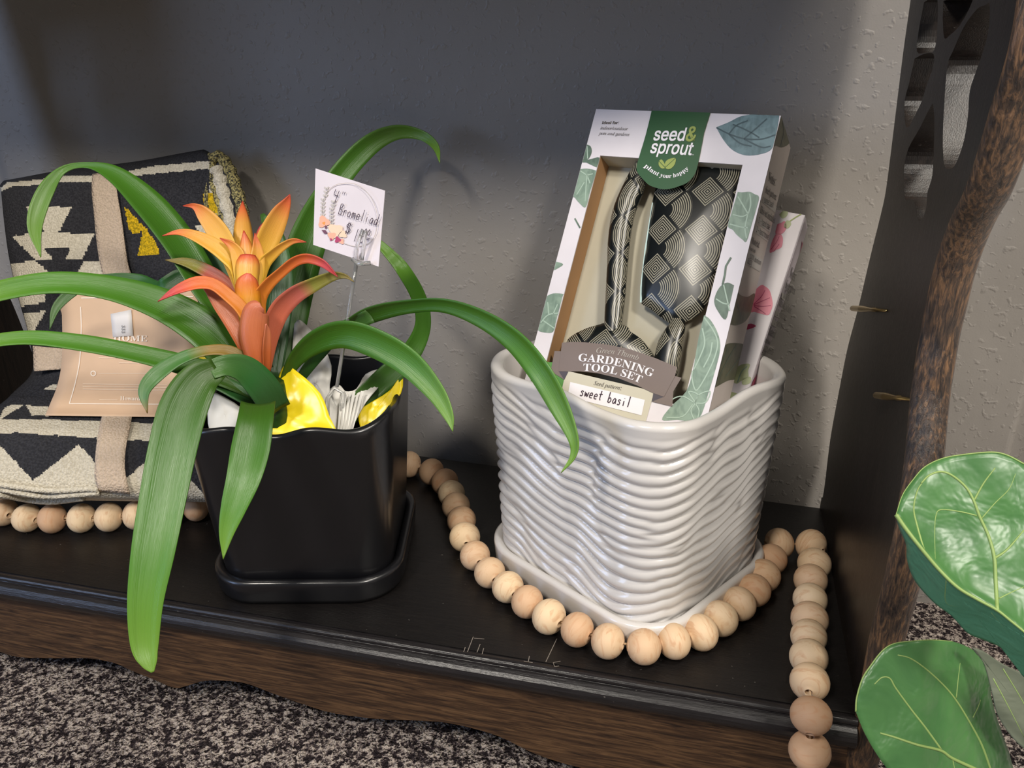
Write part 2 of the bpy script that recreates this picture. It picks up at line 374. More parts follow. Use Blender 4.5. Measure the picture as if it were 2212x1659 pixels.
def hole(pxs): return [tuple(on_x(x, y, XR))[1:] for x, y in pxs]
def cr1(c): return [(1720+0.2532*x, 0.2532*y) for x, y in c]
HOLES = [hole(cr1(c)) for c in (
    [(1090, 20), (1195, -30), (1205, 200), (1180, 420), (1110, 450), (1030, 440), (1045, 260)],
    [(1255, 10), (1380, -40), (1500, -40), (1490, 40), (1400, 210), (1310, 300), (1262, 320), (1250, 130)],
    [(1010, 500), (1090, 460), (1170, 460), (1165, 580), (1110, 730), (1075, 850), (1010, 990), (950, 1090), (925, 1020), (925, 860), (965, 700)],
    [(1620, 40), (1650, 40), (1640, 260), (1590, 450), (1530, 620), (1480, 780), (1465, 980), (1430, 1200), (1360, 1400), (1300, 1440), (1262, 1400), (1250, 1200), (1262, 900), (1290, 560), (1340, 430), (1430, 230), (1540, 80)],
    [(1165, 880), (1178, 1000), (1175, 1250), (1160, 1500), (1120, 1640), (1110, 1760), (1080, 1860), (1040, 1880), (1020, 1760), (985, 1700), (930, 1700), (920, 1560), (925, 1400), (960, 1260), (1050, 1100), (1120, 960)])]
def side_panel(name, x, sgn, mat, par):
    cu = bpy.data.curves.new('p', 'CURVE'); cu.dimensions = '2D'; cu.fill_mode = 'BOTH'; cu.extrude = T/2; cu.resolution_u = 2
    fr = [tuple(p) for p in catmull(FR, 4)]; bk = [tuple(p) for p in catmull(BK, 4)]
    def spl(pts):
        s = cu.splines.new('POLY'); s.points.add(len(pts)-1); s.use_cyclic_u = True
        for i, q in enumerate(pts): s.points[i].co = (q[0], q[1], 0, 1)
    spl(fr+bk[::-1])
    for h in HOLES:
        hh = catmull(h+[h[0]], 4)[:-1]; spl([tuple(p) for p in hh])
    o = bpy.data.objects.new('p', cu); COL.objects.link(o)
    me = bpy.data.meshes.new_from_object(o, depsgraph=bpy.context.evaluated_depsgraph_get()); bpy.data.objects.remove(o)
    co = [(x+sgn*(T/2)+v.co.z, v.co.x, v.co.y) for v in me.vertices]; fc = [tuple(p.vertices) for p in me.polygons]
    ob = new_obj(name, co, fc, mat, par)
    bm = bmesh.new(); bm.from_mesh(ob.data); bmesh.ops.remove_doubles(bm, verts=bm.verts, dist=1e-5); bmesh.ops.recalc_face_normals(bm, faces=bm.faces); bm.to_mesh(ob.data); bm.free()
    bevel(ob, 0.0012, 2); return ob
side_panel('side_panel', XR, 1, M_PANEL, unit)
side_panel('side_panel', XL, -1, M_PANEL, unit)
def front_cap(name, xc, par):        # worn rounded nosing along the panel's front edge
    c = [Vector((xc, p[0], p[1])) for p in catmull(FR, 4)]; V = []; nn = 12
    for i, p in enumerate(c):
        t = (c[min(i+1, len(c)-1)]-c[max(i-1, 0)]).normalized(); nr = Vector((0, -t.z, t.y))
        if nr.y > 0: nr = -nr
        for k in range(nn+1):
            a = math.pi*k/nn; V.append(p+Vector((math.cos(a)*(T/2+0.0012), 0, 0))+nr*(math.sin(a)*0.005-0.0002))
    f = grid_faces(len(c), nn+1)+[tuple(range(nn+1)), tuple(range((len(c)-1)*(nn+1), len(c)*(nn+1)))[::-1]]
    return recalc(new_obj(name, V, f, M_WORN, par, True))
front_cap('worn_front_edge', XR+T/2, unit); front_cap('worn_front_edge', XL-T/2, unit)
for a, b in (((1842, 666), (1915, 671)), ((1893, 854), (1968, 863))):
    p0 = on_x(a[0], a[1], XR-0.0045); p1 = on_x(b[0], b[1], XR-0.0005); mb = MB()
    V, Fc = tube_vf([p0, p0.lerp(p1, 0.3), p0.lerp(p1, 0.62), p1], [0.0017, 0.0019, 0.0009, 0.0006], 10); mb.add(V, Fc)
    q = p0.lerp(p1, 0.6); V, Fc = tube_vf([q, q+Vector((0.006, 0, 0))], 0.0012, 8); mb.add(V, Fc)
    mb.build('shelf_pin', M_BRASS, unit, True)
# scratches on the shelf top
SP = Plane((0, 0, 0), (1, 0, 0), (0, 1, 0))
sc = lambda L: [(660+.3165*x, 1180+.3165*y) for x, y in L]
M_SCR = plain('pale_scratch', lin(120, 112, 104), 0.6)
for q in ([(1145, 618), (1105, 722)], [(1192, 668), (1170, 725)], [(1216, 696), (1205, 738)], [(1090, 690), (1080, 722)], [(1715, 632), (1640, 790)], [(1740, 785), (1690, 795), (1700, 822), (1730, 818)], [(1490, 785), (1550, 795)], [(1528, 750), (1520, 790)], [(1150, 628), (1220, 634)]): ribbons_on(SP, 'scratch', [sc(q)], 0.0004, M_SCR, unit, 0.0001)

# ------------------------------------------------------------------ planters
def rrect(n, a, b, r):              # rounded rectangle, half sizes a, b; returns (x, y, nx, ny, s)
    segs = [('c', (a-r, -b+r), -90), ('l', (a, -b+r), (a, b-r)), ('c', (a-r, b-r), 0), ('l', (a-r, b), (-a+r, b)), ('c', (-a+r, b-r), 90), ('l', (-a, b-r), (-a, -b+r)), ('c', (-a+r, -b+r), 180), ('l', (-a+r, -b), (a-r, -b))]
    L = [math.pi/2*r if s[0] == 'c' else math.dist(s[1], s[2]) for s in segs]; tot = sum(L); out = []
    for i in range(n):
        s = tot*i/n; q = s; k = 0
        while q > L[k]+1e-12 and k < 7: q -= L[k]; k += 1
        g = segs[k]
        if g[0] == 'c': t = math.radians(g[2]+90*q/L[k]); out.append((g[1][0]+r*math.cos(t), g[1][1]+r*math.sin(t), math.cos(t), math.sin(t), s))
        else:
            t = q/L[k]; x = g[1][0]*(1-t)+g[2][0]*t; y = g[1][1]*(1-t)+g[2][1]*t; dx = g[2][0]-g[1][0]; dy = g[2][1]-g[1][1]; l = math.hypot(dx, dy); out.append((x, y, dy/l, -dx/l, s))
    return out, tot
def shell(name, c, rot, rows, n, r0, mat, parent, wave=None, disp=None, capb=True):
    # rows: (half a, half b, z) from the outside foot over the rim to the inside floor
    V = []; ca, sa = math.cos(rot), math.sin(rot)
    for ri, (a, b, z) in enumerate(rows):
        rr = min(r0*min(a, b)/min(rows[0][0], rows[0][1]), min(a, b)*0.99); R_, tot = rrect(n, a, b, rr)
        for x, y, nx, ny, s in R_:
            zz = z+(wave(math.atan2(y, x), z, ri) if wave else 0); d = disp(s/tot, zz, ri) if disp else 0
            x += nx*d; y += ny*d; V.append((c[0]+x*ca-y*sa, c[1]+x*sa+y*ca, c[2]+zz))
    f = grid_faces(len(rows), n, True)
    if capb: f.append(tuple(range(n))[::-1]); f.append(tuple(range((len(rows)-1)*n, len(rows)*n)))
    return new_obj(name, V, f, mat, parent, True)
# white planter: rotated so that one corner faces the camera
WR = math.radians(-32.5); WA, WB = 0.0705, 0.0640
wf = Vector((-0.0145, 0.0130)); e1 = Vector((math.cos(WR), math.sin(WR))); e2 = Vector((-math.sin(WR), math.cos(WR)))
wc = wf-e1*WA+e2*WB; WC = (wc.x, wc.y)
def frontness(t):                    # 1 at the front corner, 0 at side corners (footprint angle in parameter s)
    d = min(abs(t-0.02), abs(t-1.02)); return 0.5+0.5*math.cos(2*math.pi*d*2)
planter = empty('white_planter', (wc.x, wc.y, 0), 'white glazed square planter with wavy ridges holding the boxed tool sets', 'planter')
HW = 0.1365
def ridge(t, z, ri):
    if ri > NR: return 0
    ang = 2*math.pi*t; fr = frontness(t)
    p = Vector((math.cos(ang)*1.25+3, math.sin(ang)*1.25, z*9))
    wv = noise.noise(p*1.0)*1.7+noise.noise(p*2.2+Vector((9, 2, 5)))*0.55
    ph = (z+0.015*fr)/0.0076+wv
    wv2 = noise.noise(p*1.1+Vector((4, 8, 1)))*1.9+noise.noise(p*2.3+Vector((2, 3, 7)))*0.55
    ph2 = (z+0.021*fr)/0.0076+wv2+0.3
    a = 0.75+0.45*noise.noise(p*2.3+Vector((1, 7, 3)))
    r1 = abs(math.sin(math.pi*ph))**0.8; r2 = abs(math.sin(math.pi*ph2))**0.8; m_ = 0.5+2.6*noise.noise(p*1.7+Vector((5, 5, 5)))
    m_ = min(1, max(0, m_)); m_ = m_*m_*(3-2*m_); hgt = ((r1*(1-m_)+r2*m_)-0.6)*0.0031*a
    fade = min(1, max(0, (HW-0.004-z)/0.008))*min(1, max(0, z-0.004)/0.006)
    return hgt*fade
def wave(ang, z, ri):
    top = min(1.0, max(0.0, z/HW))**2; a = ang+0.72; 
    return top*(0.0008*math.cos(4*a+math.pi)+0.0010*math.sin(7*ang+0.5))
rows = []; NR = 170
for i in range(NR+1):
    t = i/NR; k = 0.928+0.080*t+0.012*max(0, t-0.9)*4; rows.append((WA*k, WB*k, 0.004+(HW-0.004)*t))
for a in range(1, 9): q = math.pi*a/8; rows.append((WA*1.012-0.003+0.003*math.cos(q), WB*1.012-0.003+0.003*math.cos(q), HW+0.003*math.sin(q)))
for t in (0.8, 0.55, 0.3, 0.1, 0.06): rows.append((WA*(0.93-0.06*(1-t))-0.003, WB*(0.93-0.06*(1-t))-0.003, HW*t))
rows.append((0.02, 0.02, HW*0.055))
shell('pot_body', (wc.x, wc.y, 0.0), WR, rows, 420, 0.026, M_WHITE, planter, wave, ridge, False)
def saucer(name, c, rot, a, b, r, hgt, mat, parent, th=0.005):
    rows = [(a-0.006, b-0.006, 0.0), (a-0.002, b-0.002, 0.0006), (a-0.0008, b-0.0008, 0.004), (a, b, hgt-0.003), (a-0.0002, b-0.0002, hgt-0.001), (a-0.0015, b-0.0015, hgt), (a-0.0035, b-0.0035, hgt), (a-th, b-th, hgt-0.0015), (a-th-0.001, b-th-0.001, 0.005), (a-th-0.004, b-th-0.004, 0.0035), (0.01, 0.01, 0.0035)]
    return shell(name, (c[0], c[1], 0), rot, rows, 120, r, mat, parent)
saucer('saucer', WC, WR, WA+0.0022, WB+0.0022, 0.029, 0.0185, M_WHITE, planter)
# black planter
BR = math.radians(14.0); BC = (-0.2375, 0.074)
bp = empty('black_planter', (*BC, 0), 'black satin ceramic square planter with attached saucer holding the bromeliad', 'planter')
HB = 0.1155
def bwave(ang, z, ri):
    top = max(0.0, z/HB)**4; return top*(0.0016*math.sin(9*ang+0.6)+0.0014*math.cos(4*(ang+0.785)+math.pi)*-1)
rows = []
for i in range(25):
    t = i/24; k = 0.0510+0.0085*t**0.9; rows.append((k, k, 0.004+(HB-0.004)*t))
for a in range(1, 7): q = math.pi*a/6; rows.append((0.0573+0.0022*math.cos(q), 0.0573+0.0022*math.cos(q), HB+0.0022*math.sin(q)))
for t in (0.8, 0.5, 0.2, 0.06): rows.append((0.0475+0.006*t, 0.0475+0.006*t, HB*t))
rows.append((0.01, 0.01, HB*0.055))
shell('pot_body', (*BC, 0), BR, rows, 200, 0.020, M_BLACK, bp, bwave, None, False)
saucer('saucer', BC, BR, 0.0590, 0.0590, 0.026, 0.017, M_BLACK, bp, 0.006)

# ------------------------------------------------------------------ bead garland
gar = empty('bead_garland', (0, 0.05, 0), 'long garland of natural round wooden beads winding along the shelf and over its edge', 'garland')
B1 = [(-50, 1085), (6, 1106), (58, 1119), (113, 1120), (176, 1119), (235, 1117), (294, 1113), (360, 1105), (423, 1095)]
B1h = [(485, 1078), (540, 1058)]
B2 = [(884, 1003), (932, 1019), (961, 1041), (975, 1066), (985, 1093), (997, 1124), (1004, 1160), (1026, 1200), (1058, 1237), (1097, 1268), (1139, 1300), (1186, 1332), (1247, 1360), (1313, 1385), (1391, 1397), (1456, 1385), (1514, 1366), (1556, 1336), (1597, 1304), (1629, 1275), (1649, 1243), (1666, 1208), (1683, 1174),
      (1752, 1177), (1759, 1218), (1751, 1253), (1750, 1295), (1749, 1337), (1747, 1375), (1747, 1420), (1749, 1473)]
pts = [on_z(x, y, 0.010) for x, y in B1+B1h]
n1 = len(pts)
# hidden run behind the black planter
e = on_z(884, 1003, 0.010); s0 = pts[-1]; mid = Vector((-0.262, 0.168, 0.01)); run = []
path = [s0, Vector((-0.325, 0.135, 0.01)), mid, e]; P = [Vector(p) for p in catmull([tuple(p) for p in path], 30)]; acc = 0
for i in range(1, len(P)):
    acc += (P[i]-P[i-1]).length
    if acc > 0.0178 and (P[i]-e).length > 0.015: run.append(P[i]); acc = 0
pts += run+[on_z(x, y, 0.010) for x, y in B2]
last = pts[-1]
pts += [on_y(1752, 1546, -0.0165), on_y(1749, 1622, -0.0185), on_y(1746, 1700, -0.0185)]
def bead_mesh():
    V = []; ns, nr = 24, 16; R_, A_ = 0.0100, 0.0090; prof = []
    prof.append((0.0014, -A_+0.004)); prof.append((0.0016, -A_+0.0008))
    for i in range(nr+1):
        t = -math.pi/2+math.pi*i/nr; r = R_*math.cos(t)**0.92 if math.cos(t) > 1e-6 else 0; r = max(r, 0.0021); prof.append((r, A_*math.sin(t)))
    prof.append((0.0016, A_-0.0008)); prof.append((0.0014, A_-0.004))
    for r, z in prof:
        for k in range(ns): a = 2*math.pi*k/ns; V.append((r*math.cos(a), r*math.sin(a), z))
    me = bpy.data.meshes.new('bead'); me.from_pydata(V, [], grid_faces(len(prof), ns, True)); me.materials.append(M_BEAD)
    me.polygons.foreach_set('use_smooth', [True]*len(me.polygons)); me.update(); return me
BM = bead_mesh(); gi = gar.matrix_basis.inverted() if False else Matrix.Translation(-gar.location)
for i, p in enumerate(pts):
    a = pts[max(i-1, 0)]; b = pts[min(i+1, len(pts)-1)]; t = (b-a).normalized()
    if i == n1+len(run)+22: t = Vector((1, 0.3, 0)).normalized()
    if p.z > 0.005: t = (t+Vector((random.uniform(-.15, .15), random.uniform(-.15, .15), 0))).normalized()
    o = bpy.data.objects.new('bead', BM); COL.objects.link(o); o.parent = gar; o.matrix_parent_inverse = gi
    s = random.uniform(0.97, 1.04); o.location = p
    o.rotation_mode = 'QUATERNION'
    from mathutils import Quaternion
    o.rotation_quaternion = t.to_track_quat('Z', 'Y') @ Quaternion((0, 0, 1), random.uniform(0, 6.28))
    o.scale = (s, s, random.uniform(0.96, 1.02))
tube('cord', pts, 0.0007, M_CORD, gar, 6)
# ------------------------------------------------------------------ boxed tool sets
M_CARD = plain('printed_white_card', lin(226, 220, 224), 0.45, 0.4, nb=(400, 0.1, 0.0003))
M_CARD2 = plain('printed_cream_card', lin(222, 210, 200), 0.5, 0.3)
M_KRAFT = plain('kraft_card', lin(176, 134, 92), 0.7)
M_BEIGE = plain('beige_backing', lin(182, 176, 156), 0.6)
M_PG = plain('print_dark_green', lin(40, 84, 50), 0.4)
def printed(name, c, c2):
    k = NT(name, 0.45, 0.4); v = k.coord('Object', (1, 1, 1)); n = k.noise(v, 95, 2, 0.5, 1.2); st = k.noise(k.coord('Object', (700, 90, 90), (0.4, 0.2, 0.7)), 1.0, 2)
    k.col(k.mix(k.ramp(n, [(0.42, (0, 0, 0)), (0.6, (1, 1, 1))]), k.mix(st, c, c2), c)); return k.m
M_SAGE = printed('print_sage', lin(138, 160, 142), lin(92, 116, 102)); M_SAGEL = plain('print_sage_light', lin(166, 188, 170), 0.45); M_SAGED = printed('print_sage_dark', lin(104, 126, 110), lin(70, 90, 78))
M_TEAL = printed('print_blue_sage', lin(110, 138, 144), lin(62, 88, 96)); M_TEALD = plain('print_blue_sage_dark', lin(56, 80, 88), 0.45)
M_OLV = printed('print_olive', lin(108, 108, 82), lin(70, 72, 52)); M_LIME = plain('print_lime', lin(150, 164, 84), 0.45); M_LIMEL = plain('print_pale_lime', lin(176, 186, 140), 0.45)
M_TAUPE = plain('print_taupe', lin(122, 108, 102), 0.5); M_TAUPED = plain('print_taupe_dark', lin(76, 70, 78), 0.5)
M_INK = plain('print_ink', lin(62, 56, 56), 0.5); M_PW = plain('print_white', lin(240, 236, 240), 0.45); M_GR = plain('print_grey', lin(186, 180, 172), 0.5)
M_PINK = plain('print_pink', lin(226, 130, 150), 0.45); M_PINKD = plain('print_deep_pink', lin(176, 60, 98), 0.45); M_BLUE = plain('sticker_white', lin(222, 216, 208), 0.5)
M_MAR = plain('marker_ink', lin(58, 36, 50), 0.5); M_BG = plain('print_bright_green', lin(84, 140, 62), 0.45)
def cam_dir(x, y, z): return (CR*x+CU*y+CF*z).normalized()
def carton(root, TR, zr, W, L, w_, h_, d_, mat_side):
    L = (L-W*L.dot(W)).normalized(); O = pt(*TR, zr)-W*w_-L*h_
    pf = Plane(O, W, L); N = pf.N
    if N.dot(CF) > 0: raise Exception('normal')
    ps = Plane(pf.p(w_, 0, 0), -N, L)      # right side face: u runs backwards from the front edge
    return pf, ps
def quadbox(name, pf, u0, u1, v0, v1, h0, h1, mat, parent):
    V = [pf.p(u, v, h) for h in (h0, h1) for v in (v0, v1) for u in (u0, u1)]
    f = [(0, 2, 3, 1), (4, 5, 7, 6), (0, 1, 5, 4), (2, 6, 7, 3), (0, 4, 6, 2), (1, 3, 7, 5)]
    return recalc(new_obj(name, V, f, mat, parent))
def leaf_print(pl, name, outline, veins, m1, m2, parent, h=0.0002, vw=0.0007):
    o = pl.poly(name, [tuple(p) for p in catmull(outline+[outline[0]], 4)[:-1]], h, m1, parent)
    if veins: ribbons_on(pl, 'leaf_vein_print', [[tuple(p) for p in catmull(v, 5)] if len(v) > 2 else v for v in veins], vw, m2, parent, h+0.0001)
    return o
def z5(L, ox=1160, oy=220, s=0.20494): return [(ox+s*x, oy+s*y) for x, y in L]
def z6(L): return z5(L, 1460, 220, 0.20494)
def z7(L): return z5(L, 1160, 540, 0.23508)
def z8(L): return z5(L, 1440, 540, 0.23508)

def mat_tool():
    k = NT('black_cream_pattern_enamel', 0.3, 0.5); v = k.n('TexCoord'); mp = k.n('Mapping'); k.l(v.outputs['UV'], mp.inputs[0])
    mp.inputs['Rotation'].default_value = (0, 0, math.radians(40)); mp.inputs['Scale'].default_value = (1/0.0165,)*3
    sp = k.n('SeparateXYZ'); k.l(mp.outputs[0], sp.inputs[0]); x, y = sp.outputs[0], sp.outputs[1]
    fx = k.math('SUBTRACT', k.math('FRACT', x), 0.5); fy = k.math('SUBTRACT', k.math('FRACT', y), 0.5)
    par = k.math('MODULO', k.math('ADD', k.math('ADD', k.math('FLOOR', x), k.math('FLOOR', y)), 100), 2)
    ax = k.math('ABSOLUTE', fx); ay = k.math('ABSOLUTE', fy); mxv = k.math('MAXIMUM', ax, ay)
    # concentric squares; arcs struck from one corner of the cell
    sq = k.math('GREATER_THAN', k.math('SINE', k.math('MULTIPLY', mxv, 88)), 0.1)
    cx = k.math('ADD', fx, 0.5); cy = k.math('ADD', fy, 0.5)
    d1 = k.math('SQRT', k.math('ADD', k.math('MULTIPLY', cx, cx), k.math('MULTIPLY', cy, cy)))
    arc = k.math('GREATER_THAN', k.math('SINE', k.math('MULTIPLY', d1, 82)), 0.1)
    lim = k.math('LESS_THAN', k.math('ABSOLUTE', k.math('SUBTRACT', d1, 0.64)), 0.36)
    arc = k.math('MULTIPLY', arc, lim); sq = k.math('MULTIPLY', sq, k.math('LESS_THAN', mxv, 0.42))
    both = k.math('ADD', k.math('MULTIPLY', sq, par), k.math('MULTIPLY', arc, k.math('SUBTRACT', 1, par)))
    k.col(k.mix(both, lin(14, 18, 18), lin(158, 152, 132))); return k.m
M_TOOL = mat_tool()
def tube_uv(name, pts, rads, mat, parent, n=20, flat=1.0):
    V, Fc = tube_vf(pts, rads, n); o = []; s = 0
    for i in range(len(pts)):
        if i: s += (Vector(pts[i])-Vector(pts[i-1])).length
        c = Vector(pts[i])
        for k in range(n): o.append((abs(k-n/2)/n*2*math.pi*rads[i]*1.0, s))
        for k in range(n):
            q = V[i*n+k]-c; dn = PF1.N*q.dot(PF1.N); V[i*n+k] = c+(q-dn)+dn*flat
    return new_obj(name, V, Fc, mat, parent, True, o)

b1 = empty('tool_set_box', pt(1450, 500, 0.47), 'white printed window box with black-patterned garden tools and green label, in the white planter', 'box')
W1 = cam_dir(.864, -.19, -.465); L1 = cam_dir(.274, .957, 0.07)
ZR1 = 0.448; w1 = (pt(1687, 250, ZR1)-Plane(pt(1687, 250, ZR1), W1, L1).p(*Plane(pt(1687, 250, ZR1), W1, L1).uv(1288, 235))).length
H1 = 0.204; D1 = 0.040
PF1, PS1 = carton(b1, (1687, 250), ZR1, W1, L1, w1, H1, D1, None)
WIN = [PF1.uv(*q) for q in ((1296, 337), (1608, 355), (1478, 852), (1166, 835))]
u0 = sum(q[0] for q in (WIN[0], WIN[3]))/2; u1 = sum(q[0] for q in (WIN[1], WIN[2]))/2; v1 = (WIN[0][1]+WIN[1][1])/2; v0 = (WIN[2][1]+WIN[3][1])/2
# front card as four strips around the window, then sides, top, back
def frame_front():
    V = []; R1 = [(0, 0), (w1, 0), (w1, H1), (0, H1)]; R2 = [(u0, v0), (u1, v0), (u1, v1), (u0, v1)]
    for h in (0, -0.0008): V += [PF1.p(*q, h) for q in R1]+[PF1.p(*q, h) for q in R2]
    f = []
    for i in range(4):
        j = (i+1) % 4; f += [(i, j, 4+j, 4+i), (8+j, 8+i, 12+i, 12+j), (4+i, 4+j, 12+j, 12+i), (j, i, 8+i, 8+j)]
    return recalc(new_obj('front_panel', V, f, M_CARD, b1))
frame_front()
quadbox('side_flap', PF1, w1-0.0008, w1, 0, H1, -D1, -0.0002, M_CARD2, b1)
quadbox('side_flap', PF1, 0, 0.0008, 0, H1, -D1, -0.0002, M_CARD2, b1)
quadbox('top_flap', PF1, 0.0008, w1-0.0008, H1-0.0008, H1, -D1, -0.0009, M_CARD2, b1)
quadbox('back_panel', PF1, 0.0008, w1-0.0008, 0, H1-0.0008, -D1, -D1+0.0008, M_CARD2, b1)
quadbox('bottom_flap', PF1, 0.0008, w1-0.0008, 0, 0.0008, -D1+0.0008, -0.0009, M_CARD2, b1)
PF1.clip = (0.0002, w1-0.0002, 0, H1); PS1.clip = (0.0002, D1-0.0002, 0, H1); DT = 0.016
quadbox('backing_board', PF1, u0, u1, v0, v1, -DT-0.001, -DT, M_BEIGE, b1)
quadbox('tray_wall', PF1, u0-0.0008, u0, v0, v1, -DT, -0.0009, M_KRAFT, b1)
quadbox('tray_wall', PF1, u1, u1+0.0008, v0, v1, -DT, -0.0009, M_KRAFT, b1)
quadbox('tray_wall', PF1, u0, u1, v1, v1+0.0008, -DT, -0.0009, M_BEIGE, b1)
# tools in the tray
PT1 = Plane(PF1.p(0, 0, -0.0085), PF1.U, PF1.V)
def tp(c, h=0.0): q = PT1.uv(*c); return PT1.p(q[0], q[1], h)
def flat_tool(name, outline, t, parent, dome, mat=M_TOOL):
    q = [PT1.uv(*p) for p in catmull(outline+[outline[0]], 4)[:-1]]; cx = sum(a for a, b in q)/len(q); cy = sum(b for a, b in q)/len(q)
    V = []; UV = []; rings = 6; n = len(q)
    for r in range(rings+1):
        k = 1-r/rings
        for a, b in q:
            x = cx+(a-cx)*k; y = cy+(b-cy)*k; V.append(PT1.p(x, y, t+dome*(1-k*k))); UV.append((x, y))
    f = grid_faces(rings+1, n, True); base = len(V)
    for a, b in q: V.append(PT1.p(a, b, 0)); UV.append((a, b))
    f += [(j, (j+1) % n, base+(j+1) % n, base+j) for j in range(n)]+[tuple(range(base, base+n))]
    return recalc(new_obj(name, V, f, mat, parent, True, UV))
tl = empty('hand_rake', tp((1340, 600)), 'black-and-cream patterned garden tool with its slim handle up, left in the tool box', 'garden tool')
hp = catmull([(*c, r) for c, r in (((1392, 352), 19), ((1372, 400), 26), ((1348, 460), 27), ((1338, 520), 26), ((1334, 580), 24), ((1330, 640), 23), ((1326, 690), 21), ((1322, 730), 19))], 6)
tube_uv('handle', [tp((a[0], a[1]), 0.0005) for a in hp], [a[2]*0.465/F for a in hp], M_TOOL, tl, 20, 0.72)
flat_tool('tool_head', z7([(590, 690), (640, 680), (820, 700), (860, 750), (960, 820), (1030, 900), (1070, 990), (1050, 1080), (700, 1010), (300, 930), (285, 850), (340, 790), (470, 725)]), 0.002, tl, 0.003)
tr_ = empty('hand_trowel', tp((1480, 560)), 'black-and-cream patterned trowel with its broad blade up, right in the tool box', 'garden tool')
flat_tool('blade', [(1420, 400), (1440, 362), (1520, 350), (1580, 356), (1606, 380), (1590, 470), (1560, 580), (1520, 670), (1470, 700), (1446, 698), (1400, 664), (1386, 652), (1388, 590), (1398, 520), (1408, 450)], 0.0014, tr_, 0.004)
hp = catmull([(*c, r) for c, r in (((1466, 690), 13), ((1462, 710), 20), ((1450, 740), 27), ((1444, 770), 29), ((1438, 800), 28), ((1430, 835), 26))], 6)
tube_uv('handle', [tp((a[0], a[1]), 0.001) for a in hp], [a[2]*0.46/F for a in hp], M_TOOL, tr_, 20, 0.62)
ribbons_on(PT1, 'blade_edge', [[(1412, 440), (1396, 540), (1387, 620), (1386, 655)]], 0.0011, plain('pale_blade_edge', lin(190, 214, 208), 0.2, 0.6), tr_, 0.0016)
# green label tongue and lettering
g = [(1409, 238), (1537, 240)]; gl = z6([(370, 103), (300, 330), (240, 640), (200, 770), (130, 850), (60, 885), (0, 905)])+[(1460, 406), (1435, 410)]+z5([(1200, 890), (1130, 830), (1070, 760), (1052, 700), (1075, 600), (1150, 350), (1214, 88)])
PF1.poly('green_label', [gl[0]]+[tuple(p) for p in catmull(gl[1:], 3)], 0.0006, M_PG, b1)
text_on(PF1, 'lettering', 'seed', (1411, 305), (1478, 306), M_PW, b1, h=0.0009, bold=0.012, ysc=1.25, shear=0.05)
text_on(PF1, 'lettering', '&', (1480, 306), (1502, 308), M_LIME, b1, h=0.0009, bold=0.012, ysc=1.2)
text_on(PF1, 'lettering', 'sprout', (1404, 332), (1494, 337), M_PW, b1, h=0.0009, bold=0.012, ysc=1.25, shear=0.05)
text_on(PF1, 'lettering', 'TM', (1494, 337), (1499, 337), M_PW, b1, h=0.0009)
text_on(PF1, 'lettering', serif('plant your happy'), (1392, 361), (1489, 366), M_PW, b1, F_MATH, (1441, 386), h=0.0009)
for ol in ([(1424, 349), (1430, 346), (1436, 354), (1438, 364), (1430, 365), (1424, 358)], [(1437, 364), (1438, 352), (1446, 345), (1460, 343), (1459, 355), (1452, 364), (1444, 367)]):
    leaf_print(PF1, 'leaf_logo', ol, [[ol[0], ol[3]]], M_LIME, M_PG, b1, 0.0009, 0.0003)
text_on(PF1, 'lettering', serif('Ideal for:'), *z5([(683, 236), (860, 238)]), M_INK, b1, F_MATH)
text_on(PF1, 'lettering', serif('indoor/outdoor', 'i'), *z5([(668, 292), (955, 302)]), M_INK, b1, F_MATH)
text_on(PF1, 'lettering', serif('pots and gardens', 'i'), *z5([(650, 348), (972, 362)]), M_INK, b1, F_MATH)
# printed leaves on the front card
leaf_print(PF1, 'leaf_print', z6([(425, 270), (560, 215), (700, 150), (900, 128), (1085, 122), (1090, 150), (1060, 330), (1015, 490), (900, 550), (740, 565), (600, 510), (500, 400)]),
           [z6(v) for v in ([(430, 275), (560, 340), (720, 390), (900, 395), (1050, 350)], [(560, 340), (640, 250), (760, 200)], [(720, 390), (860, 270), (960, 180)], [(560, 345), (680, 440), (800, 470)], [(720, 395), (900, 480), (1000, 470)], [(600, 240), (700, 280), (800, 330), (880, 380)])], M_TEAL, M_TEALD, b1, vw=0.0008)
leaf_print(PF1, 'leaf_print', z6([(652, 950), (700, 955), (780, 950), (830, 975), (876, 1005), (850, 1120), (800, 1290), (745, 1470), (700, 1450), (640, 1400), (600, 1350), (550, 1310), (590, 1160), (620, 1060)]),
           [z6(v) for v in ([(760, 1180), (690, 1060), (655, 1000)], [(765, 1180), (700, 1210), (600, 1190)], [(760, 1180), (730, 1330), (745, 1440)], [(765, 1180), (790, 1080), (780, 970)], [(570, 1290), (680, 1320), (760, 1330)])], M_SAGE, M_SAGEL, b1)
leaf_print(PF1, 'leaf_print', z5([(525, 450), (565, 470), (578, 520), (565, 570), (535, 608), (490, 600)]), [z5([(530, 470), (535, 600)])], M_SAGED, M_SAGEL, b1)
PF1.poly('leaf_print', z5([(480, 600), (535, 612), (640, 585), (660, 590), (650, 640), (630, 692), (560, 660), (520, 640), (475, 640)]), 0.0002, M_SAGED, b1)
leaf_print(PF1, 'leaf_print', z5([(450, 710), (530, 705), (608, 720), (625, 740), (600, 820), (560, 950), (515, 1110), (450, 1070), (400, 1010), (385, 980)]),
           [z5(v) for v in ([(530, 770), (520, 880), (510, 1050)], [(520, 770), (460, 730)], [(530, 775), (590, 760)], [(500, 850), (420, 980)], [(540, 800), (560, 860)])], M_SAGE, M_SAGEL, b1)
ribbons_on(PF1, 'stem_print', [z5([(345, 1120), (400, 1230), (455, 1330)]), z5([(340, 1140), (345, 1200)])], 0.0009, M_SAGED, b1)
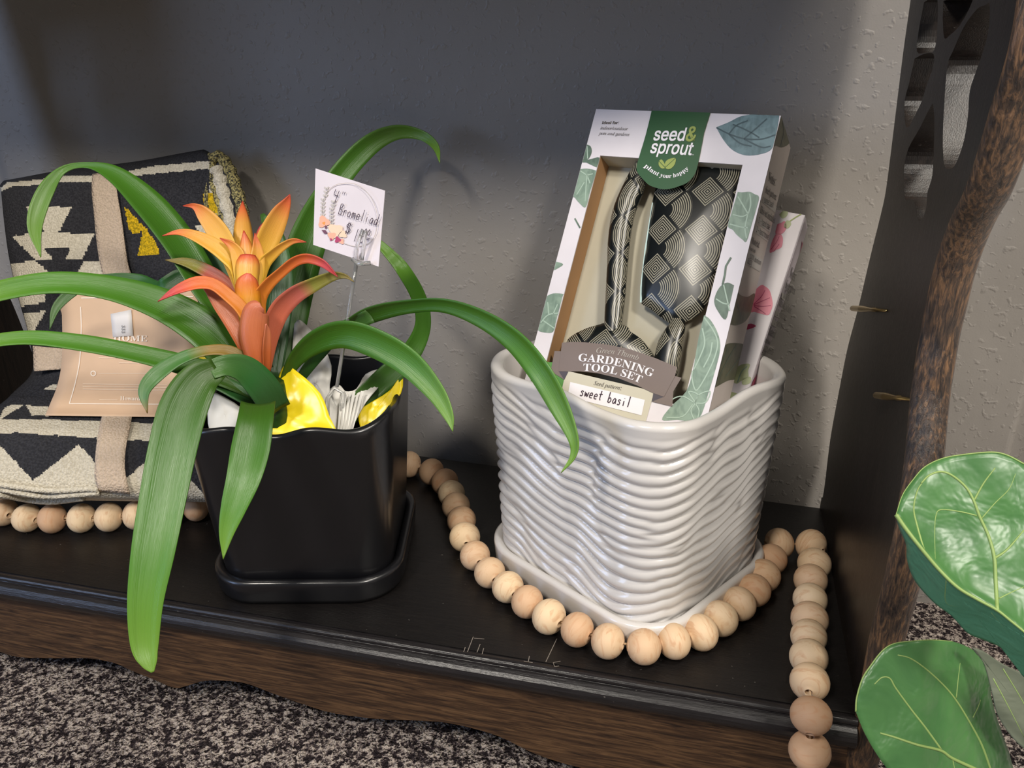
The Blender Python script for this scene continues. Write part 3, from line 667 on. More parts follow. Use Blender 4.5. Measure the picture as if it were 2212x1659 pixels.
leaf_print(PF1, 'leaf_print', z7([(170, 105), (240, 130), (200, 165), (145, 185)]), None, M_SAGE, M_SAGED, b1)
leaf_print(PF1, 'leaf_print', z7([(80, 430), (150, 400), (240, 405), (235, 430), (180, 640), (150, 750), (80, 760), (12, 740), (10, 690)]),
           [z7(v) for v in ([(20, 690), (100, 600), (200, 580)], [(110, 590), (100, 480)], [(150, 590), (190, 500)], [(60, 650), (160, 720)])], M_SAGE, M_SAGEL, b1)
PF1.poly('green_print', z7([(5, 920), (30, 980), (100, 1030), (270, 1040), (255, 1200), (230, 1300), (-60, 1250), (-50, 1120), (-25, 960)]), 0.0002, M_BG, b1)
# wrap-round leaf on right edge
leaf_print(PF1, 'leaf_print', z8([(620, 325), (560, 300), (500, 330), (455, 400), (438, 480), (470, 560), (543, 640), (585, 480)]), [z8([(520, 300), (560, 470), (580, 560)]), z8([(455, 450), (520, 490), (580, 500)])], M_SAGED, M_SAGEL, b1)
ribbons_on(PF1, 'stem_print', [z8([(592, 70), (545, 150), (535, 230), (515, 320)])], 0.0011, M_SAGED, b1)
leaf_print(PS1, 'leaf_print', z8([(618, 320), (640, 350), (670, 410), (740, 430), (808, 400), (790, 520), (760, 600), (700, 670), (610, 690), (545, 635), (585, 480)]), [z8([(610, 440), (660, 540), (680, 620)]), z8([(600, 520), (640, 590)])], M_OLV, M_SAGED, b1)
leaf_print(PS1, 'leaf_print', z8([(500, 900), (560, 860), (640, 855), (712, 880), (690, 1000), (660, 1060), (640, 1180), (560, 1200), (430, 1270), (395, 1280), (450, 1100)]), [z8(v) for v in ([(640, 870), (560, 1000), (430, 1260)], [(560, 900), (500, 1050)], [(690, 960), (600, 1080), (540, 1160)])], M_OLV, M_SAGED, b1)
leaf_print(PF1, 'leaf_print', z8([(345, 600), (400, 640), (460, 740), (492, 850), (485, 960), (440, 1130), (395, 1280), (290, 1560), (100, 1560), (-40, 1560), (40, 1440), (180, 1300), (240, 1120), (290, 830)]),
           [z8(v) for v in ([(345, 620), (430, 740), (470, 860), (430, 1020), (340, 1200), (270, 1290), (235, 1180), (240, 1110)], [(330, 720), (350, 860), (300, 1000), (250, 1100)], [(420, 850), (400, 960), (340, 1080)])], M_SAGE, M_SAGEL, b1)
for v in ([(265, 1400), (300, 1330), (400, 1300), (360, 1400), (265, 1410)], [(265, 1400), (230, 1350), (205, 1300), (290, 1330), (265, 1400)], [(265, 1410), (225, 1480), (270, 1570), (300, 1480), (265, 1410)], [(250, 1400), (150, 1345), (60, 1370), (40, 1420)], [(240, 1420), (150, 1530), (0, 1540)]):
    ribbons_on(PF1, 'flower_print', [[tuple(p) for p in catmull(z8(v), 4)]], 0.0006, M_SAGEL, b1, 0.0004)
leaf_print(PS1, 'leaf_print', [z6([q])[0] for q in ((1108, 150), (1170, 180), (1235, 240), (1215, 380), (1180, 450), (1110, 480), (1050, 460), (1035, 470), (1050, 340), (1075, 250))], [z6(v) for v in ([(1120, 200), (1130, 330), (1100, 460)], [(1190, 230), (1180, 380)])], M_OLV, M_TEALD, b1)
def side_text(ps, body, a, b, mat=M_INK, par=b1, f_=F_MATH, h=0.0003): text_on(ps, 'lettering', body, a, b, mat, par, f_, h=h)
for s_, a, b in (('Notes:', (968, 830), (1040, 888)), ('Seed pattern:', (938, 955), (1052, 1040)), ('This set includes:', (880, 1165), (1035, 1282)), ('Material:', (790, 1490), (872, 1540)), ('hand tools', (775, 1560), (830, 1592))):
    side_text(PS1, serif(s_), *z6([a, b]))
for q, s_, a, b in (([(925, 1000), (1072, 1122), (1060, 1180), (905, 1055)], 'sweet basil', (920, 1062), (1018, 1118)), ([(862, 1212), (1020, 1330), (1004, 1390), (848, 1272)], '1 - hand rake', (862, 1275), (980, 1350)),
                    ([(838, 1310), (990, 1420), (978, 1484), (820, 1368)], '1 - hand trowel', (838, 1370), (968, 1455)), ([(765, 1570), (920, 1670), (880, 1790), (725, 1700)], '100% aluminum', (770, 1650), (885, 1722))):
    PS1.poly('white_field', z6(q), 0.0002, M_BLUE, b1); side_text(PS1, s_, *z6([a, b]), h=0.0004, f_=F_SANS)
side_text(PS1, 'alloy', *z8([(735, 120), (775, 148)]), h=0.0004, f_=F_SANS)
# ribbon banner and label plate
PF1.poly('label_plate', z7([(270, 1110), (1080, 1300), (985, 1640), (560, 1640), (170, 1560)]), 0.0005, plain('print_beige', lin(204, 198, 178), 0.5), b1)
PF1.poly('ribbon_banner', z7([(165, 930), (235, 932), (290, 1125), (255, 1195), (130, 1115)]), 0.0006, M_TAUPE, b1)
PF1.poly('ribbon_banner', z7([(1270, 1160), (1330, 1176), (1255, 1300), (1245, 1440), (1060, 1395), (1160, 1345)]), 0.0006, M_TAUPE, b1)
PF1.poly('ribbon_fold', z7([(203, 1116), (290, 1122), (255, 1195)]), 0.0007, M_TAUPED, b1); PF1.poly('ribbon_fold', z7([(1072, 1318), (1168, 1350), (1060, 1395)]), 0.0007, M_TAUPED, b1)
PF1.poly('ribbon_banner', z7([(235, 855), (330, 848), (450, 852), (650, 872), (850, 912), (1080, 992), (1292, 1080), (1270, 1165), (1170, 1352), (1072, 1318), (930, 1250), (750, 1180), (560, 1135), (400, 1118), (203, 1118)]), 0.0009, M_TAUPE, b1)
text_on(PF1, 'lettering', serif('Green Thumb', 'i'), *z7([(550, 950), (930, 1020)]), M_GR, b1, F_MATH, z7([(745, 968)])[0], h=0.0012)
text_on(PF1, 'lettering', serif('GARDENING'), *z7([(385, 1025), (1060, 1172)]), M_PW, b1, F_MATH, z7([(730, 1066)])[0], h=0.0012, ysc=0.86)
text_on(PF1, 'lettering', serif('TOOL SET'), *z7([(430, 1115), (950, 1228)]), M_PW, b1, F_MATH, z7([(700, 1142)])[0], h=0.0012, ysc=0.88)
text_on(PF1, 'lettering', serif('Seed pattern:', 'i'), *z7([(525, 1240), (775, 1290)]), M_INK, b1, F_MATH, h=0.0008)
text_on(PF1, 'lettering', serif('This set includes:', 'i'), *z7([(400, 1490), (750, 1565)]), M_INK, b1, F_MATH, h=0.0008)
PF1.poly('white_field', z7([(310, 1215), (995, 1380), (965, 1522), (285, 1350)]), 0.0008, M_PW, b1)
GL = {'s': [[(.8, .42), (.5, .5), (.25, .4), (.7, .2), (.5, .02), (.1, .06)]], 'w': [[(.05, .48), (.2, .05), (.45, .38), (.7, .05), (.95, .5)]],
      'e': [[(.15, .25), (.75, .3), (.7, .46), (.4, .5), (.15, .3), (.25, .06), (.8, .06)]], 't': [[(.45, .9), (.4, .2), (.6, .02)], [(.05, .55), (.85, .6)]],
      'b': [[(.2, 1), (.15, .03)], [(.15, .3), (.5, .48), (.8, .25), (.5, .02), (.15, .06)]], 'a': [[(.8, .42), (.45, .5), (.12, .22), (.4, .02), (.75, .3), (.78, .45), (.85, .02)]],
      'i': [[(.4, .48), (.42, .02)], [(.42, .68), (.44, .72)]], 'l': [[(.45, 1), (.42, .02)]], 'B': [[(.15, .95), (.12, .02)], [(.12, .92), (.6, .95), (.7, .75), (.2, .52), (.85, .38), (.8, .08), (.12, .03)]],
      'r': [[(.2, .5), (.22, .02)], [(.22, .3), (.5, .5), (.8, .45)]], 'o': [[(.45, .5), (.12, .28), (.4, .02), (.8, .22), (.5, .5)]], 'm': [[(.08, .5), (.1, .02)], [(.1, .35), (.35, .5), (.45, .02)], [(.45, .35), (.75, .5), (.88, .02)]],
      'd': [[(.75, .42), (.35, .5), (.1, .2), (.4, .02), (.75, .3)], [(.82, 1), (.78, .02)]], '4': [[(.1, 1), (.05, .55), (.75, .5)], [(.7, .95), (.45, -.1)]], '"': [[(.2, .95), (.18, .78)], [(.5, .97), (.48, .8)]],
      '$': [[(.8, .75), (.4, .85), (.15, .6), (.75, .35), (.5, .05), (.1, .15)], [(.35, 1), (.3, -.05)], [(.6, 1), (.55, -.05)]], '1': [[(.5, 1), (.35, 0)]], '5': [[(.85, .95), (.25, .9), (.2, .55), (.7, .5), (.7, .1), (.1, .05)]], '0': [[(.5, .9), (.15, .5), (.4, .05), (.85, .4), (.5, .9)]]}
def hand(pl, body, A, B, hgt, lw, mat, parent, h):
    a = Vector(pl.uv(*A)); b = Vector(pl.uv(*B)); n = len(body); d = (b-a)/n; up = Vector((-d.y, d.x)).normalized()*hgt; L = []
    for i, c in enumerate(body):
        for st in GL.get(c, []):
            st = [tuple(p) for p in catmull(st, 4)] if len(st) > 2 else st
            L.append([tuple(a+d*(i+0.86*x)+up*y) for x, y in st])
    return ribbons_on(pl, 'handwriting', L, lw, mat, parent, h, True)
hand(PF1, 'sweet basil', *z7([(395, 1340), (865, 1455)]), 0.0062, 0.0006, M_MAR, b1, 0.0010)
# second box behind, with pink flowers
b2 = empty('tool_set_box', pt(1690, 600, 0.5), 'pink-flower printed tool set box leaning behind the green-labelled box in the white planter', 'box')
W2 = cam_dir(.86, -.27, -.43); L2 = cam_dir(.325, .946, 0.04); ZR2 = 0.480; H2 = 0.158; w2 = 0.085; D2 = 0.021
PF2, PS2 = carton(b2, (1740, 464), ZR2, W2, L2, w2, H2, D2, None)
o = quadbox('carton', PF2, 0, w2, 0, H2, -D2, 0, M_CARD, b2); bevel(o, 0.0006)
PF2.clip = (0.0002, w2-0.0002, 0, H2); PS2.clip = (0.0012, D2-0.0012, 0.003, H2-0.003)
M_PKC = plain('print_lilac_card', lin(212, 200, 206), 0.5)
quadbox('side_panel_print', PF2, w2, w2+0.0002, 0.002, H2-0.002, -D2+0.001, -0.001, M_PKC, b2)
for ol, vs in (([(1070, 1290), (1110, 1275), (1150, 1260), (1165, 1330), (1120, 1390), (1050, 1390)], []), ([(1050, 1400), (1100, 1390), (1128, 1440), (1115, 1530), (1060, 1560), (990, 1590), (1010, 1480)], [[(1000, 1560), (1060, 1480), (1090, 1420)], [(1030, 1580), (1090, 1500)]])):
    leaf_print(PF2, 'flower_print', z6(ol), [z6(v) for v in vs], M_PINK, M_PINKD, b2, vw=0.0004)
leaf_print(PF2, 'flower_print', z8([(780, 400), (865, 325), (905, 335), (945, 370), (965, 430), (975, 500), (960, 560), (935, 598), (880, 590), (810, 570), (770, 560)]), [z8(v) for v in ([(800, 500), (870, 430), (905, 370)], [(800, 505), (880, 470), (950, 440)], [(800, 510), (880, 520), (960, 510)], [(805, 520), (870, 560), (910, 590)])], M_PINK, M_PINKD, b2, vw=0.0005)
leaf_print(PF2, 'flower_print', z8([(740, 685), (780, 678), (822, 700), (770, 725), (730, 730)]), [], M_PINKD, M_PINK, b2)
leaf_print(PF2, 'leaf_print', z6([(1140, 1290), (1170, 1250), (1210, 1265), (1212, 1300), (1180, 1335), (1145, 1330)]), [], M_LIMEL, M_SAGE, b2); leaf_print(PF2, 'leaf_print', z6([(1090, 1190), (1130, 1150), (1180, 1160), (1165, 1210), (1120, 1230)]), [], M_LIMEL, M_SAGE, b2)
ribbons_on(PF2, 'stem_print', [z6([(1200, 1260), (1260, 1220), (1320, 1185)])], 0.0007, M_LIME, b2)
leaf_print(PF2, 'leaf_print', z8([(640, 1080), (700, 1050), (765, 1050), (750, 1110), (750, 1170), (690, 1200), (640, 1230), (600, 1180)]), [z8([(650, 1220), (690, 1120), (740, 1070)])], M_LIMEL, M_SAGE, b2); leaf_print(PF2, 'leaf_print', z8([(700, 1180), (770, 1165), (770, 1220), (710, 1240), (690, 1220)]), [], M_LIMEL, M_SAGE, b2)
leaf_print(PF2, 'leaf_print', z8([(590, 1300), (660, 1330), (650, 1400), (580, 1440)]), [], M_LIMEL, M_SAGE, b2)
leaf_print(PS2, 'flower_print', z8([(830, 1130), (850, 1145), (845, 1230), (790, 1275), (740, 1280), (790, 1200)]), [], M_PINKD, M_PINK, b2, 0.0005)
leaf_print(PS2, 'petal_print', z6([(1322, 1465), (1335, 1520), (1335, 1620), (1310, 1680), (1300, 1600), (1312, 1540)]), [], M_PINKD, M_PINK, b2, 0.0005)
leaf_print(PS2, 'leaf_print', z6([(1490, 1360), (1480, 1500), (1450, 1620), (1410, 1740), (1385, 1700), (1400, 1500), (1440, 1440)]), [], M_SAGE, M_SAGEL, b2, 0.0005)
for s_, a, b in (('Notes:', (1118, 245), (1165, 292)), ('Seed pattern:', (1080, 345), (1165, 412)), ('This set includes:', (1020, 505), (1130, 588)), ('Material:', (920, 770), (985, 812)), ('hand tools', (890, 845), (940, 870))):
    text_on(PS2, 'lettering', serif(s_), *z8([a, b]), M_INK, b2, F_MATH, h=0.0006)
for q in ([(1055, 390), (1170, 458), (1160, 520), (1045, 445)], [(995, 545), (1108, 620), (1100, 670), (980, 600)], [(965, 630), (1075, 700), (1062, 750), (950, 680)], [(880, 860), (995, 925), (950, 1040), (835, 975)]):
    PS2.poly('white_field', z8(q), 0.0005, M_BLUE, b2)
for s_, a, b in (('mint', (1060, 440), (1105, 468)), ('1 - hand rake', (1000, 600), (1080, 648)), ('1 - hand trowel', (975, 680), (1058, 728)), ('100% aluminum', (880, 925), (962, 968)), ('alloy', (858, 960), (890, 978))):
    text_on(PS2, 'lettering', s_, *z8([a, b]), M_INK, b2, F_SANS, h=0.0008)
# ------------------------------------------------------------------ bromeliad
brom = empty('bromeliad', (-0.262, 0.06, 0.03), 'green strap-leaved bromeliad with orange and yellow flower in the black planter', 'plant')
def leaf(name, path, mat, tilt=0.3, chan=0.12, n=6, th=0.0005, nx=6, parent=None, label=None):
    P = catmull(path, n); C = [pt(p[0], p[1], p[2]) for p in P]; V = []; UV = []; L = len(P)
    tl = [0]
    for i in range(1, L): tl.append(tl[-1]+(C[i]-C[i-1]).length)
    for i in range(L):
        t = (C[min(i+1, L-1)]-C[max(i-1, 0)]).normalized(); vd = (C[i]-CO).normalized()
        s = t.cross(vd).normalized(); nn = s.cross(t).normalized()
        if nn.dot(vd) > 0: nn = -nn
        tt = P[i][4] if len(P[i]) > 4 else tilt
        s2 = s*math.cos(tt)+nn*math.sin(tt); n2 = nn*math.cos(tt)-s*math.sin(tt)
        w_ = max(P[i][3], 0.6)*P[i][2]/F/max(0.5, math.cos(tt))
        for k in range(nx+1):
            q = k/nx*2-1; V.append(C[i]+s2*(q*w_/2)+n2*(chan*w_*(q*q-0.5))); UV.append(((q+1)/2, tl[i]/tl[-1]))
    o = new_obj(name, V, grid_faces(L, nx+1), mat, parent or brom, True, UV); solid(o, th, 0)
    return o
Z = 0.47
LV = [
 (G2, 0.3, [(560, 800, .50, 34), (470, 645, .50, 42), (405, 600, .51, 42), (345, 625, .51, 38), (300, 606, .52, 28), (240, 600, .52, 18), (180, 615, .52, 22), (125, 660, .515, 18), (107, 712, .51, 1)]),
 (G1, 0.35, [(575, 850, .47, 40), (500, 700, .475, 60), (440, 610, .48, 66), (385, 520, .485, 68), (320, 440, .49, 62), (250, 378, .495, 38), (190, 357, .50, 13), (135, 368, .50, 16), (98, 415, .495, 32), (76, 485, .49, 30), (88, 556, .485, 1)]),
 (G1, 0.5, [(570, 850, .46, 60), (500, 770, .46, 84), (430, 705, .455, 82), (340, 655, .45, 68), (230, 622, .445, 52), (110, 612, .44, 46), (-10, 632, .44, 42), (-120, 670, .44, 36)]),
 (G1, 0.5, [(575, 860, .455, 30), (480, 815, .45, 42), (400, 790, .445, 44), (300, 765, .44, 38), (180, 742, .435, 36), (60, 730, .43, 30), (-40, 742, .43, 26), (-120, 765, .43, 20)]),
 (G1, 0.2, [(600, 840, .50, 60), (612, 740, .51, 80), (635, 620, .52, 84), (672, 500, .53, 76), (725, 395, .54, 52), (790, 320, .545, 44), (850, 287, .55, 32), (905, 290, .55, 22), (940, 315, .545, 16), (950, 352, .54, 1)]),
 (G2, 0.1, [(575, 820, .495, 60), (590, 700, .50, 70), (600, 600, .505, 64), (590, 510, .51, 44), (566, 462, .515, 8)]),
 (G2, -0.2, [(560, 800, .49, 60), (530, 680, .49, 66), (490, 600, .495, 60), (455, 540, .50, 44), (430, 505, .50, 8)]),
 (G1, 0.2, [(720, 935, .49, 30), (770, 878, .492, 48), (830, 820, .495, 52), (885, 765, .50, 44), (913, 705, .51, 34), (905, 645, .52, 32), (872, 585, .54, 30), (838, 545, .54, 22), (790, 500, .545, 10)]),
 (G1, 0.35, [(610, 830, .47, 16), (640, 775, .465, 34), (690, 735, .46, 52), (750, 722, .455, 60), (820, 745, .45, 62), (885, 785, .445, 58), (940, 845, .44, 42), (968, 895, .437, 24), (978, 932, .435, 1)]),
 (G2, 0.35, [(640, 830, .48, 18), (680, 775, .475, 26), (735, 715, .465, 30), (800, 682, .455, 32)]),
 (G1, 0.5, [(735, 715, .465, 24), (800, 680, .455, 36), (880, 662, .445, 30), (960, 660, .435, 30), (1040, 688, .425, 38), (1110, 735, .415, 46), (1165, 800, .405, 50), (1208, 875, .40, 44), (1238, 945, .395, 24), (1238, 985, .395, 13), (1212, 1021, .395, 1)]),
 (G2, 0.4, [(590, 880, .455, 40), (540, 860, .45, 38), (480, 830, .45, 34), (430, 812, .45, 26)]),
 (G3, 0.5, [(560, 800, .45, 18), (505, 762, .445, 24), (450, 757, .44, 22), (390, 775, .435, 26), (340, 808, .43, 32), (312, 845, .428, 24), (318, 893, .427, 1)]),
 (G2, 0.3, [(600, 890, .45, 60), (570, 840, .44, 66), (530, 800, .432, 60), (490, 790, .425, 46), (455, 800, .42, 40)]),
 (G1, 0.15, [(470, 795, .422, 50), (430, 822, .415, 80), (398, 880, .408, 98), (374, 970, .40, 98), (352, 1080, .392, 94), (332, 1190, .385, 88), (315, 1300, .38, 72), (313, 1390, .378, 56), (322, 1430, .377, 34), (330, 1452, .377, 6)]),
 (G1, 0.2, [(558, 870, .424, 70), (552, 910, .415, 74), (542, 970, .408, 80), (528, 1030, .402, 72), (506, 1095, .398, 54), (490, 1150, .396, 32), (482, 1208, .395, 1)]),
]
for m, ti, p in LV: leaf('leaf', p, m, ti, 0.14)
c3 = lambda L, z0, z1: [(300+.2532*x, 350+.2532*y, z0+(z1-z0)*i/(len(L)-1), w_*.2532) for i, (x, y, w_) in enumerate(L)]
BRC = [
 (BY, [(890, 1150, 110), (900, 900, 150), (890, 650, 160), (885, 480, 110), (885, 335, 4)], .475, .485, 0.0),
 (BY, [(930, 1200, 100), (1010, 900, 150), (1110, 640, 190), (1200, 450, 150), (1262, 340, 70), (1290, 275, 4)], .472, .47, .2),
 (BY, [(900, 1150, 100), (800, 850, 150), (690, 620, 180), (560, 450, 130), (470, 378, 50), (375, 375, 4)], .47, .47, -.2),
 (BG, [(960, 1350, 60), (830, 1140, 90), (720, 1010, 100), (560, 920, 110), (400, 855, 76), (225, 835, 4)], .472, .475, .3),
 (BY, [(900, 1250, 110), (850, 930, 130), (740, 790, 140), (600, 690, 120), (450, 620, 84), (330, 600, 44), (200, 628, 3)], .462, .45, .35),
 (BY, [(980, 1200, 100), (1050, 900, 110), (1150, 780, 84), (1250, 705, 62), (1330, 672, 42), (1428, 684, 3)], .462, .455, .35),
 (BO, [(950, 1100, 90), (1000, 800, 70), (1040, 600, 60), (1080, 500, 6)], .478, .48, 0),
 (BY, [(930, 1250, 120), (925, 900, 160), (915, 730, 110), (895, 585, 4)], .458, .458, 0.0),
 (BY, [(960, 1200, 120), (1000, 900, 140), (1010, 750, 90), (990, 605, 4)], .457, .457, .3),
 (BY, [(900, 1200, 110), (860, 850, 120), (800, 720, 80), (690, 650, 4)], .456, .453, -.3),
 (BY, [(920, 1200, 150), (925, 980, 190), (930, 860, 190), (930, 790, 120)], .452, .454, 0.0),
 (BO, [(1030, 1500, 100), (1020, 1200, 120), (1090, 1060, 100), (1210, 945, 84), (1330, 850, 84), (1440, 822, 80), (1560, 860, 66), (1640, 925, 36), (1695, 980, 3)], .458, .44, .4),
 (BC_, [(960, 1450, 150), (940, 1230, 200), (925, 1080, 200), (930, 1000, 150), (935, 950, 30)], .451, .450, 0.0),
 (BG, [(1070, 1800, 90), (1110, 1500, 150), (1190, 1280, 170), (1320, 1140, 150), (1480, 1050, 120), (1650, 975, 80), (1760, 975, 36), (1835, 1022, 3)], .458, .445, .3),
 (BP, [(1040, 1850, 100), (950, 1560, 200), (830, 1330, 220), (720, 1190, 190), (620, 1100, 110), (560, 1070, 40)], .452, .447, -.2),
 (BO, [(1000, 1500, 100), (890, 1270, 110), (760, 1140, 105), (640, 1050, 100), (520, 1030, 108), (400, 1060, 92), (280, 1115, 54), (160, 1190, 3)], .450, .432, .4),
 (BP, [(1060, 1950, 90), (1020, 1700, 190), (985, 1480, 240), (990, 1340, 230), (1010, 1260, 190), (1050, 1230, 60)], .446, .441, 0.0),
 (BP, [(1090, 1800, 60), (1090, 1600, 70), (1095, 1450, 50), (1085, 1380, 8)], .444, .438, .5),
]
for m, L, z0, z1, ti in BRC: leaf('bract', c3(L, z0, z1), m, ti, -0.22 if ti == 0 else 0.16, 5, 0.0005)
tube('stem', [pt(575, 830, .458), pt(585, 900, .468), pt(600, 980, .49), (-0.25, 0.07, 0.012)], [0.010, 0.012, 0.012, 0.010], G2, brom, 12)
# wrapping in the pot
M_YEL = plain('yellow_plastic_sleeve', lin(240, 214, 30), 0.3, 0.5); M_TIS = plain('white_tissue', lin(214, 212, 206), 0.6, 0.3)
def crumple(name, px, zc, mat, parent, amp=0.003, seed=0, sub=4):
    # sheet: outline in pixels with a centre fan, wrinkled in depth
    q = catmull(px+[px[0]], 3)[:-1]; n = len(q); cx = sum(a[0] for a in q)/n; cy = sum(a[1] for a in q)/n; V = []; R_ = 8
    for r in range(R_+1):
        k = 1-r/R_
        for a in q:
            x = cx+(a[0]-cx)*k; y = cy+(a[1]-cy)*k; zz = zc[0]+(zc[1]-zc[0])*((y-min(b[1] for b in px))/(max(b[1] for b in px)-min(b[1] for b in px)))
            zz += amp*(noise.noise(Vector((x*.018+seed, y*.018, seed)))+0.4*noise.noise(Vector((x*.06, y*.05, seed)))); V.append(pt(x, y, zz))
    return solid(new_obj(name, V, grid_faces(R_+1, n, True), mat, parent, True), 0.0003, 0)
ys = empty('yellow_wrap', (-0.25, 0.06, 0.08), 'bright yellow plastic wrap sheet tucked around the plant inside the black planter', 'wrap')
crumple('sheet', [(462, 945), (520, 918), (556, 900), (590, 850), (612, 792), (645, 805), (692, 850), (712, 900), (730, 945), (690, 965), (500, 965)], (.468, .459), M_YEL, ys, .004, 3)
crumple('sheet', [(455, 890), (480, 895), (490, 925), (470, 940), (455, 930)], (.466, .462), M_YEL, ys, .003, 5)
crumple('sheet', [(775, 885), (800, 870), (840, 845), (868, 812), (866, 850), (830, 890), (800, 925), (785, 935), (775, 910)], (.497, .485), M_YEL, ys, .003, 8)
crumple('sheet', [(470, 740), (495, 728), (508, 765), (500, 800), (450, 810), (420, 790), (425, 770), (455, 775)], (.482, .478), M_YEL, ys, .002, 9)
ts = empty('tissue_paper', (-0.23, 0.09, 0.09), 'crumpled white tissue paper standing inside the black planter behind the yellow wrap', 'paper')
crumple('sheet', [(636, 700), (650, 692), (690, 735), (716, 790), (712, 850), (735, 900), (730, 990), (640, 990), (630, 800)], (.51, .475), M_TIS, ts, .006, 1)
crumple('sheet', [(700, 850), (730, 830), (745, 845), (770, 840), (790, 808), (828, 798), (822, 830), (790, 870), (760, 925), (740, 960), (710, 950)], (.50, .475), M_TIS, ts, .007, 2)
crumple('sheet', [(446, 845), (470, 850), (520, 880), (530, 910), (500, 945), (455, 940)], (.462, .452), M_TIS, ts, .003, 4)
for i in range(6): 
    a = pt(735+i*9, 850-(i % 2)*6, .484); b = pt(728+i*5, 940, .472); c = pt(741+i*9, 846, .484)
    V = [a, b, pt(734+i*5, 940, .474), c]; solid(new_obj('pleat', V, [(0, 1, 2, 3)], M_TIS, ts), 0.0004)
# ------------------------------------------------------------------ price card and its pick
M_CLR = NT('clear_plastic', 0.05, 0.5, 0, (0.95, 0.95, 0.95)); M_CLR.b.inputs['Transmission Weight'].default_value = 0.85; M_CLR.b.inputs['IOR'].default_value = 1.45; M_CLR = M_CLR.m
c00, c10, c11, c01 = pt(677, 529, .452), pt(818, 576, .438), pt(832, 412, .440), pt(682, 364, .452)
PC = Plane(c00, c10-c00, c01-c00)
card = tag(solid(new_obj('price_card', [c00, c10, c11, c01], [(0, 1, 2, 3)], plain('white_card', lin(218, 210, 216), 0.6)), 0.0004, 0), 'small white square price card handwritten Bromeliad above the black planter', 'card')
z9 = lambda L: [(660+.1507*x, 350+.1507*y) for x, y in L]
ring = [tuple(p) for p in catmull(z9([(250, 800), (245, 640), (290, 470), (400, 350), (540, 305), (700, 315), (850, 400), (960, 540), (1020, 700), (1035, 850), (1010, 1020), (940, 1140), (830, 1200), (700, 1210), (560, 1170)]), 5)]
ribbons_on(PC, 'printed_ring', [ring], 0.0003, plain('ring_ink', lin(190, 180, 170), .6), card, 0.0003)
mp_ = M_SAGEL
for cx_, cy_, dx_, n_, s_ in ((250, 780, 8, 8, -55), (375, 900, 5, 7, -52)):
    L = []
    for i in range(n_):
        x = cx_+dx_*i*(1 if i > 4 else .2); y = cy_+s_*i; L += [z9([(x, y), (x-32, y-38)]), z9([(x, y), (x+30, y-42)])]
    ribbons_on(PC, 'sprig_print', L, 0.0011, plain('sprig_ink', lin(196, 190, 184), .6), card, 0.0003, taper=True)
def blob(cx_, cy_, r, c, h=0.00032):
    PC.poly('flower_print', z9([(cx_+r*(1+.25*math.sin(3*a+cx_))*math.cos(a), cy_+r*(1+.25*math.sin(3*a+cx_))*math.sin(a)) for a in [2*math.pi*i/14 for i in range(14)]]), h, c, card)
pk = plain('watercolour_peach', lin(232, 176, 150), .6); pc2 = plain('watercolour_cream', lin(240, 208, 180), .6)
blob(265, 860, 80, pk); blob(430, 980, 95, pc2); blob(540, 1040, 50, pc2); blob(380, 1060, 55, pk, .00036); blob(520, 1140, 38, pk, .00036)
blob(268, 878, 20, plain('watercolour_amber', lin(230, 150, 70), .6), .0004); blob(466, 1115, 42, M_PINKD, .0004); blob(372, 1112, 18, M_PINKD, .0004)
for q in ([(290, 905), (318, 935), (296, 965), (280, 940)], [(235, 975), (290, 975), (325, 1025), (275, 1030)]): PC.poly('leaf_print', z9(q), .0004, plain('plum_ink', lin(110, 70, 90), .6), card)
hand(PC, '4"', *z9([(390, 560), (590, 610)]), 0.0066, 0.0004, M_MAR, card, 0.0005)
hand(PC, 'Bromeliad', *z9([(470, 750), (1040, 920)]), 0.0063, 0.0004, M_MAR, card, 0.0005)
hand(PC, '$', *z9([(560, 1010), (670, 1040)]), 0.0062, 0.0004, M_MAR, card, 0.0005)
hand(PC, '15', *z9([(680, 1130), (850, 1175)]), 0.0068, 0.0004, M_MAR, card, 0.0005)
hand(PC, '00', *z9([(835, 1040), (935, 1066)]), 0.0038, 0.0004, M_MAR, card, 0.0005)
ribbons_on(PC, 'handwriting', [z9([(865, 1085), (925, 1100)]), z9([(870, 1108), (920, 1120)])], 0.0004, M_MAR, card, 0.0005)
pk_ = empty('card_pick', pt(745, 700, .46), 'clear plastic forked pick holding up the price card in the black planter', 'card holder')
s_top = pt(770, 568, .443); s_bot = pt(728, 835, .478)
tube('stick', [s_top, s_bot], 0.0011, M_CLR, pk_, 8)
tube('fork', [pt(707, 905, .482), pt(708, 860, .479), pt(722, 838, .478), pt(742, 850, .478), pt(735, 905, .482)], 0.0013, M_CLR, pk_, 8)
tube('clip', [pt(768, 562, .442), pt(772, 530, .436), pt(784, 496, .434), pt(790, 500, .434), pt(782, 562, .438)], 0.0010, M_CLR, pk_, 8)
tube('clip_bar', [pt(762, 560, .442), pt(775, 570, .438), pt(800, 568, .437)], 0.0012, M_CLR, pk_, 8)
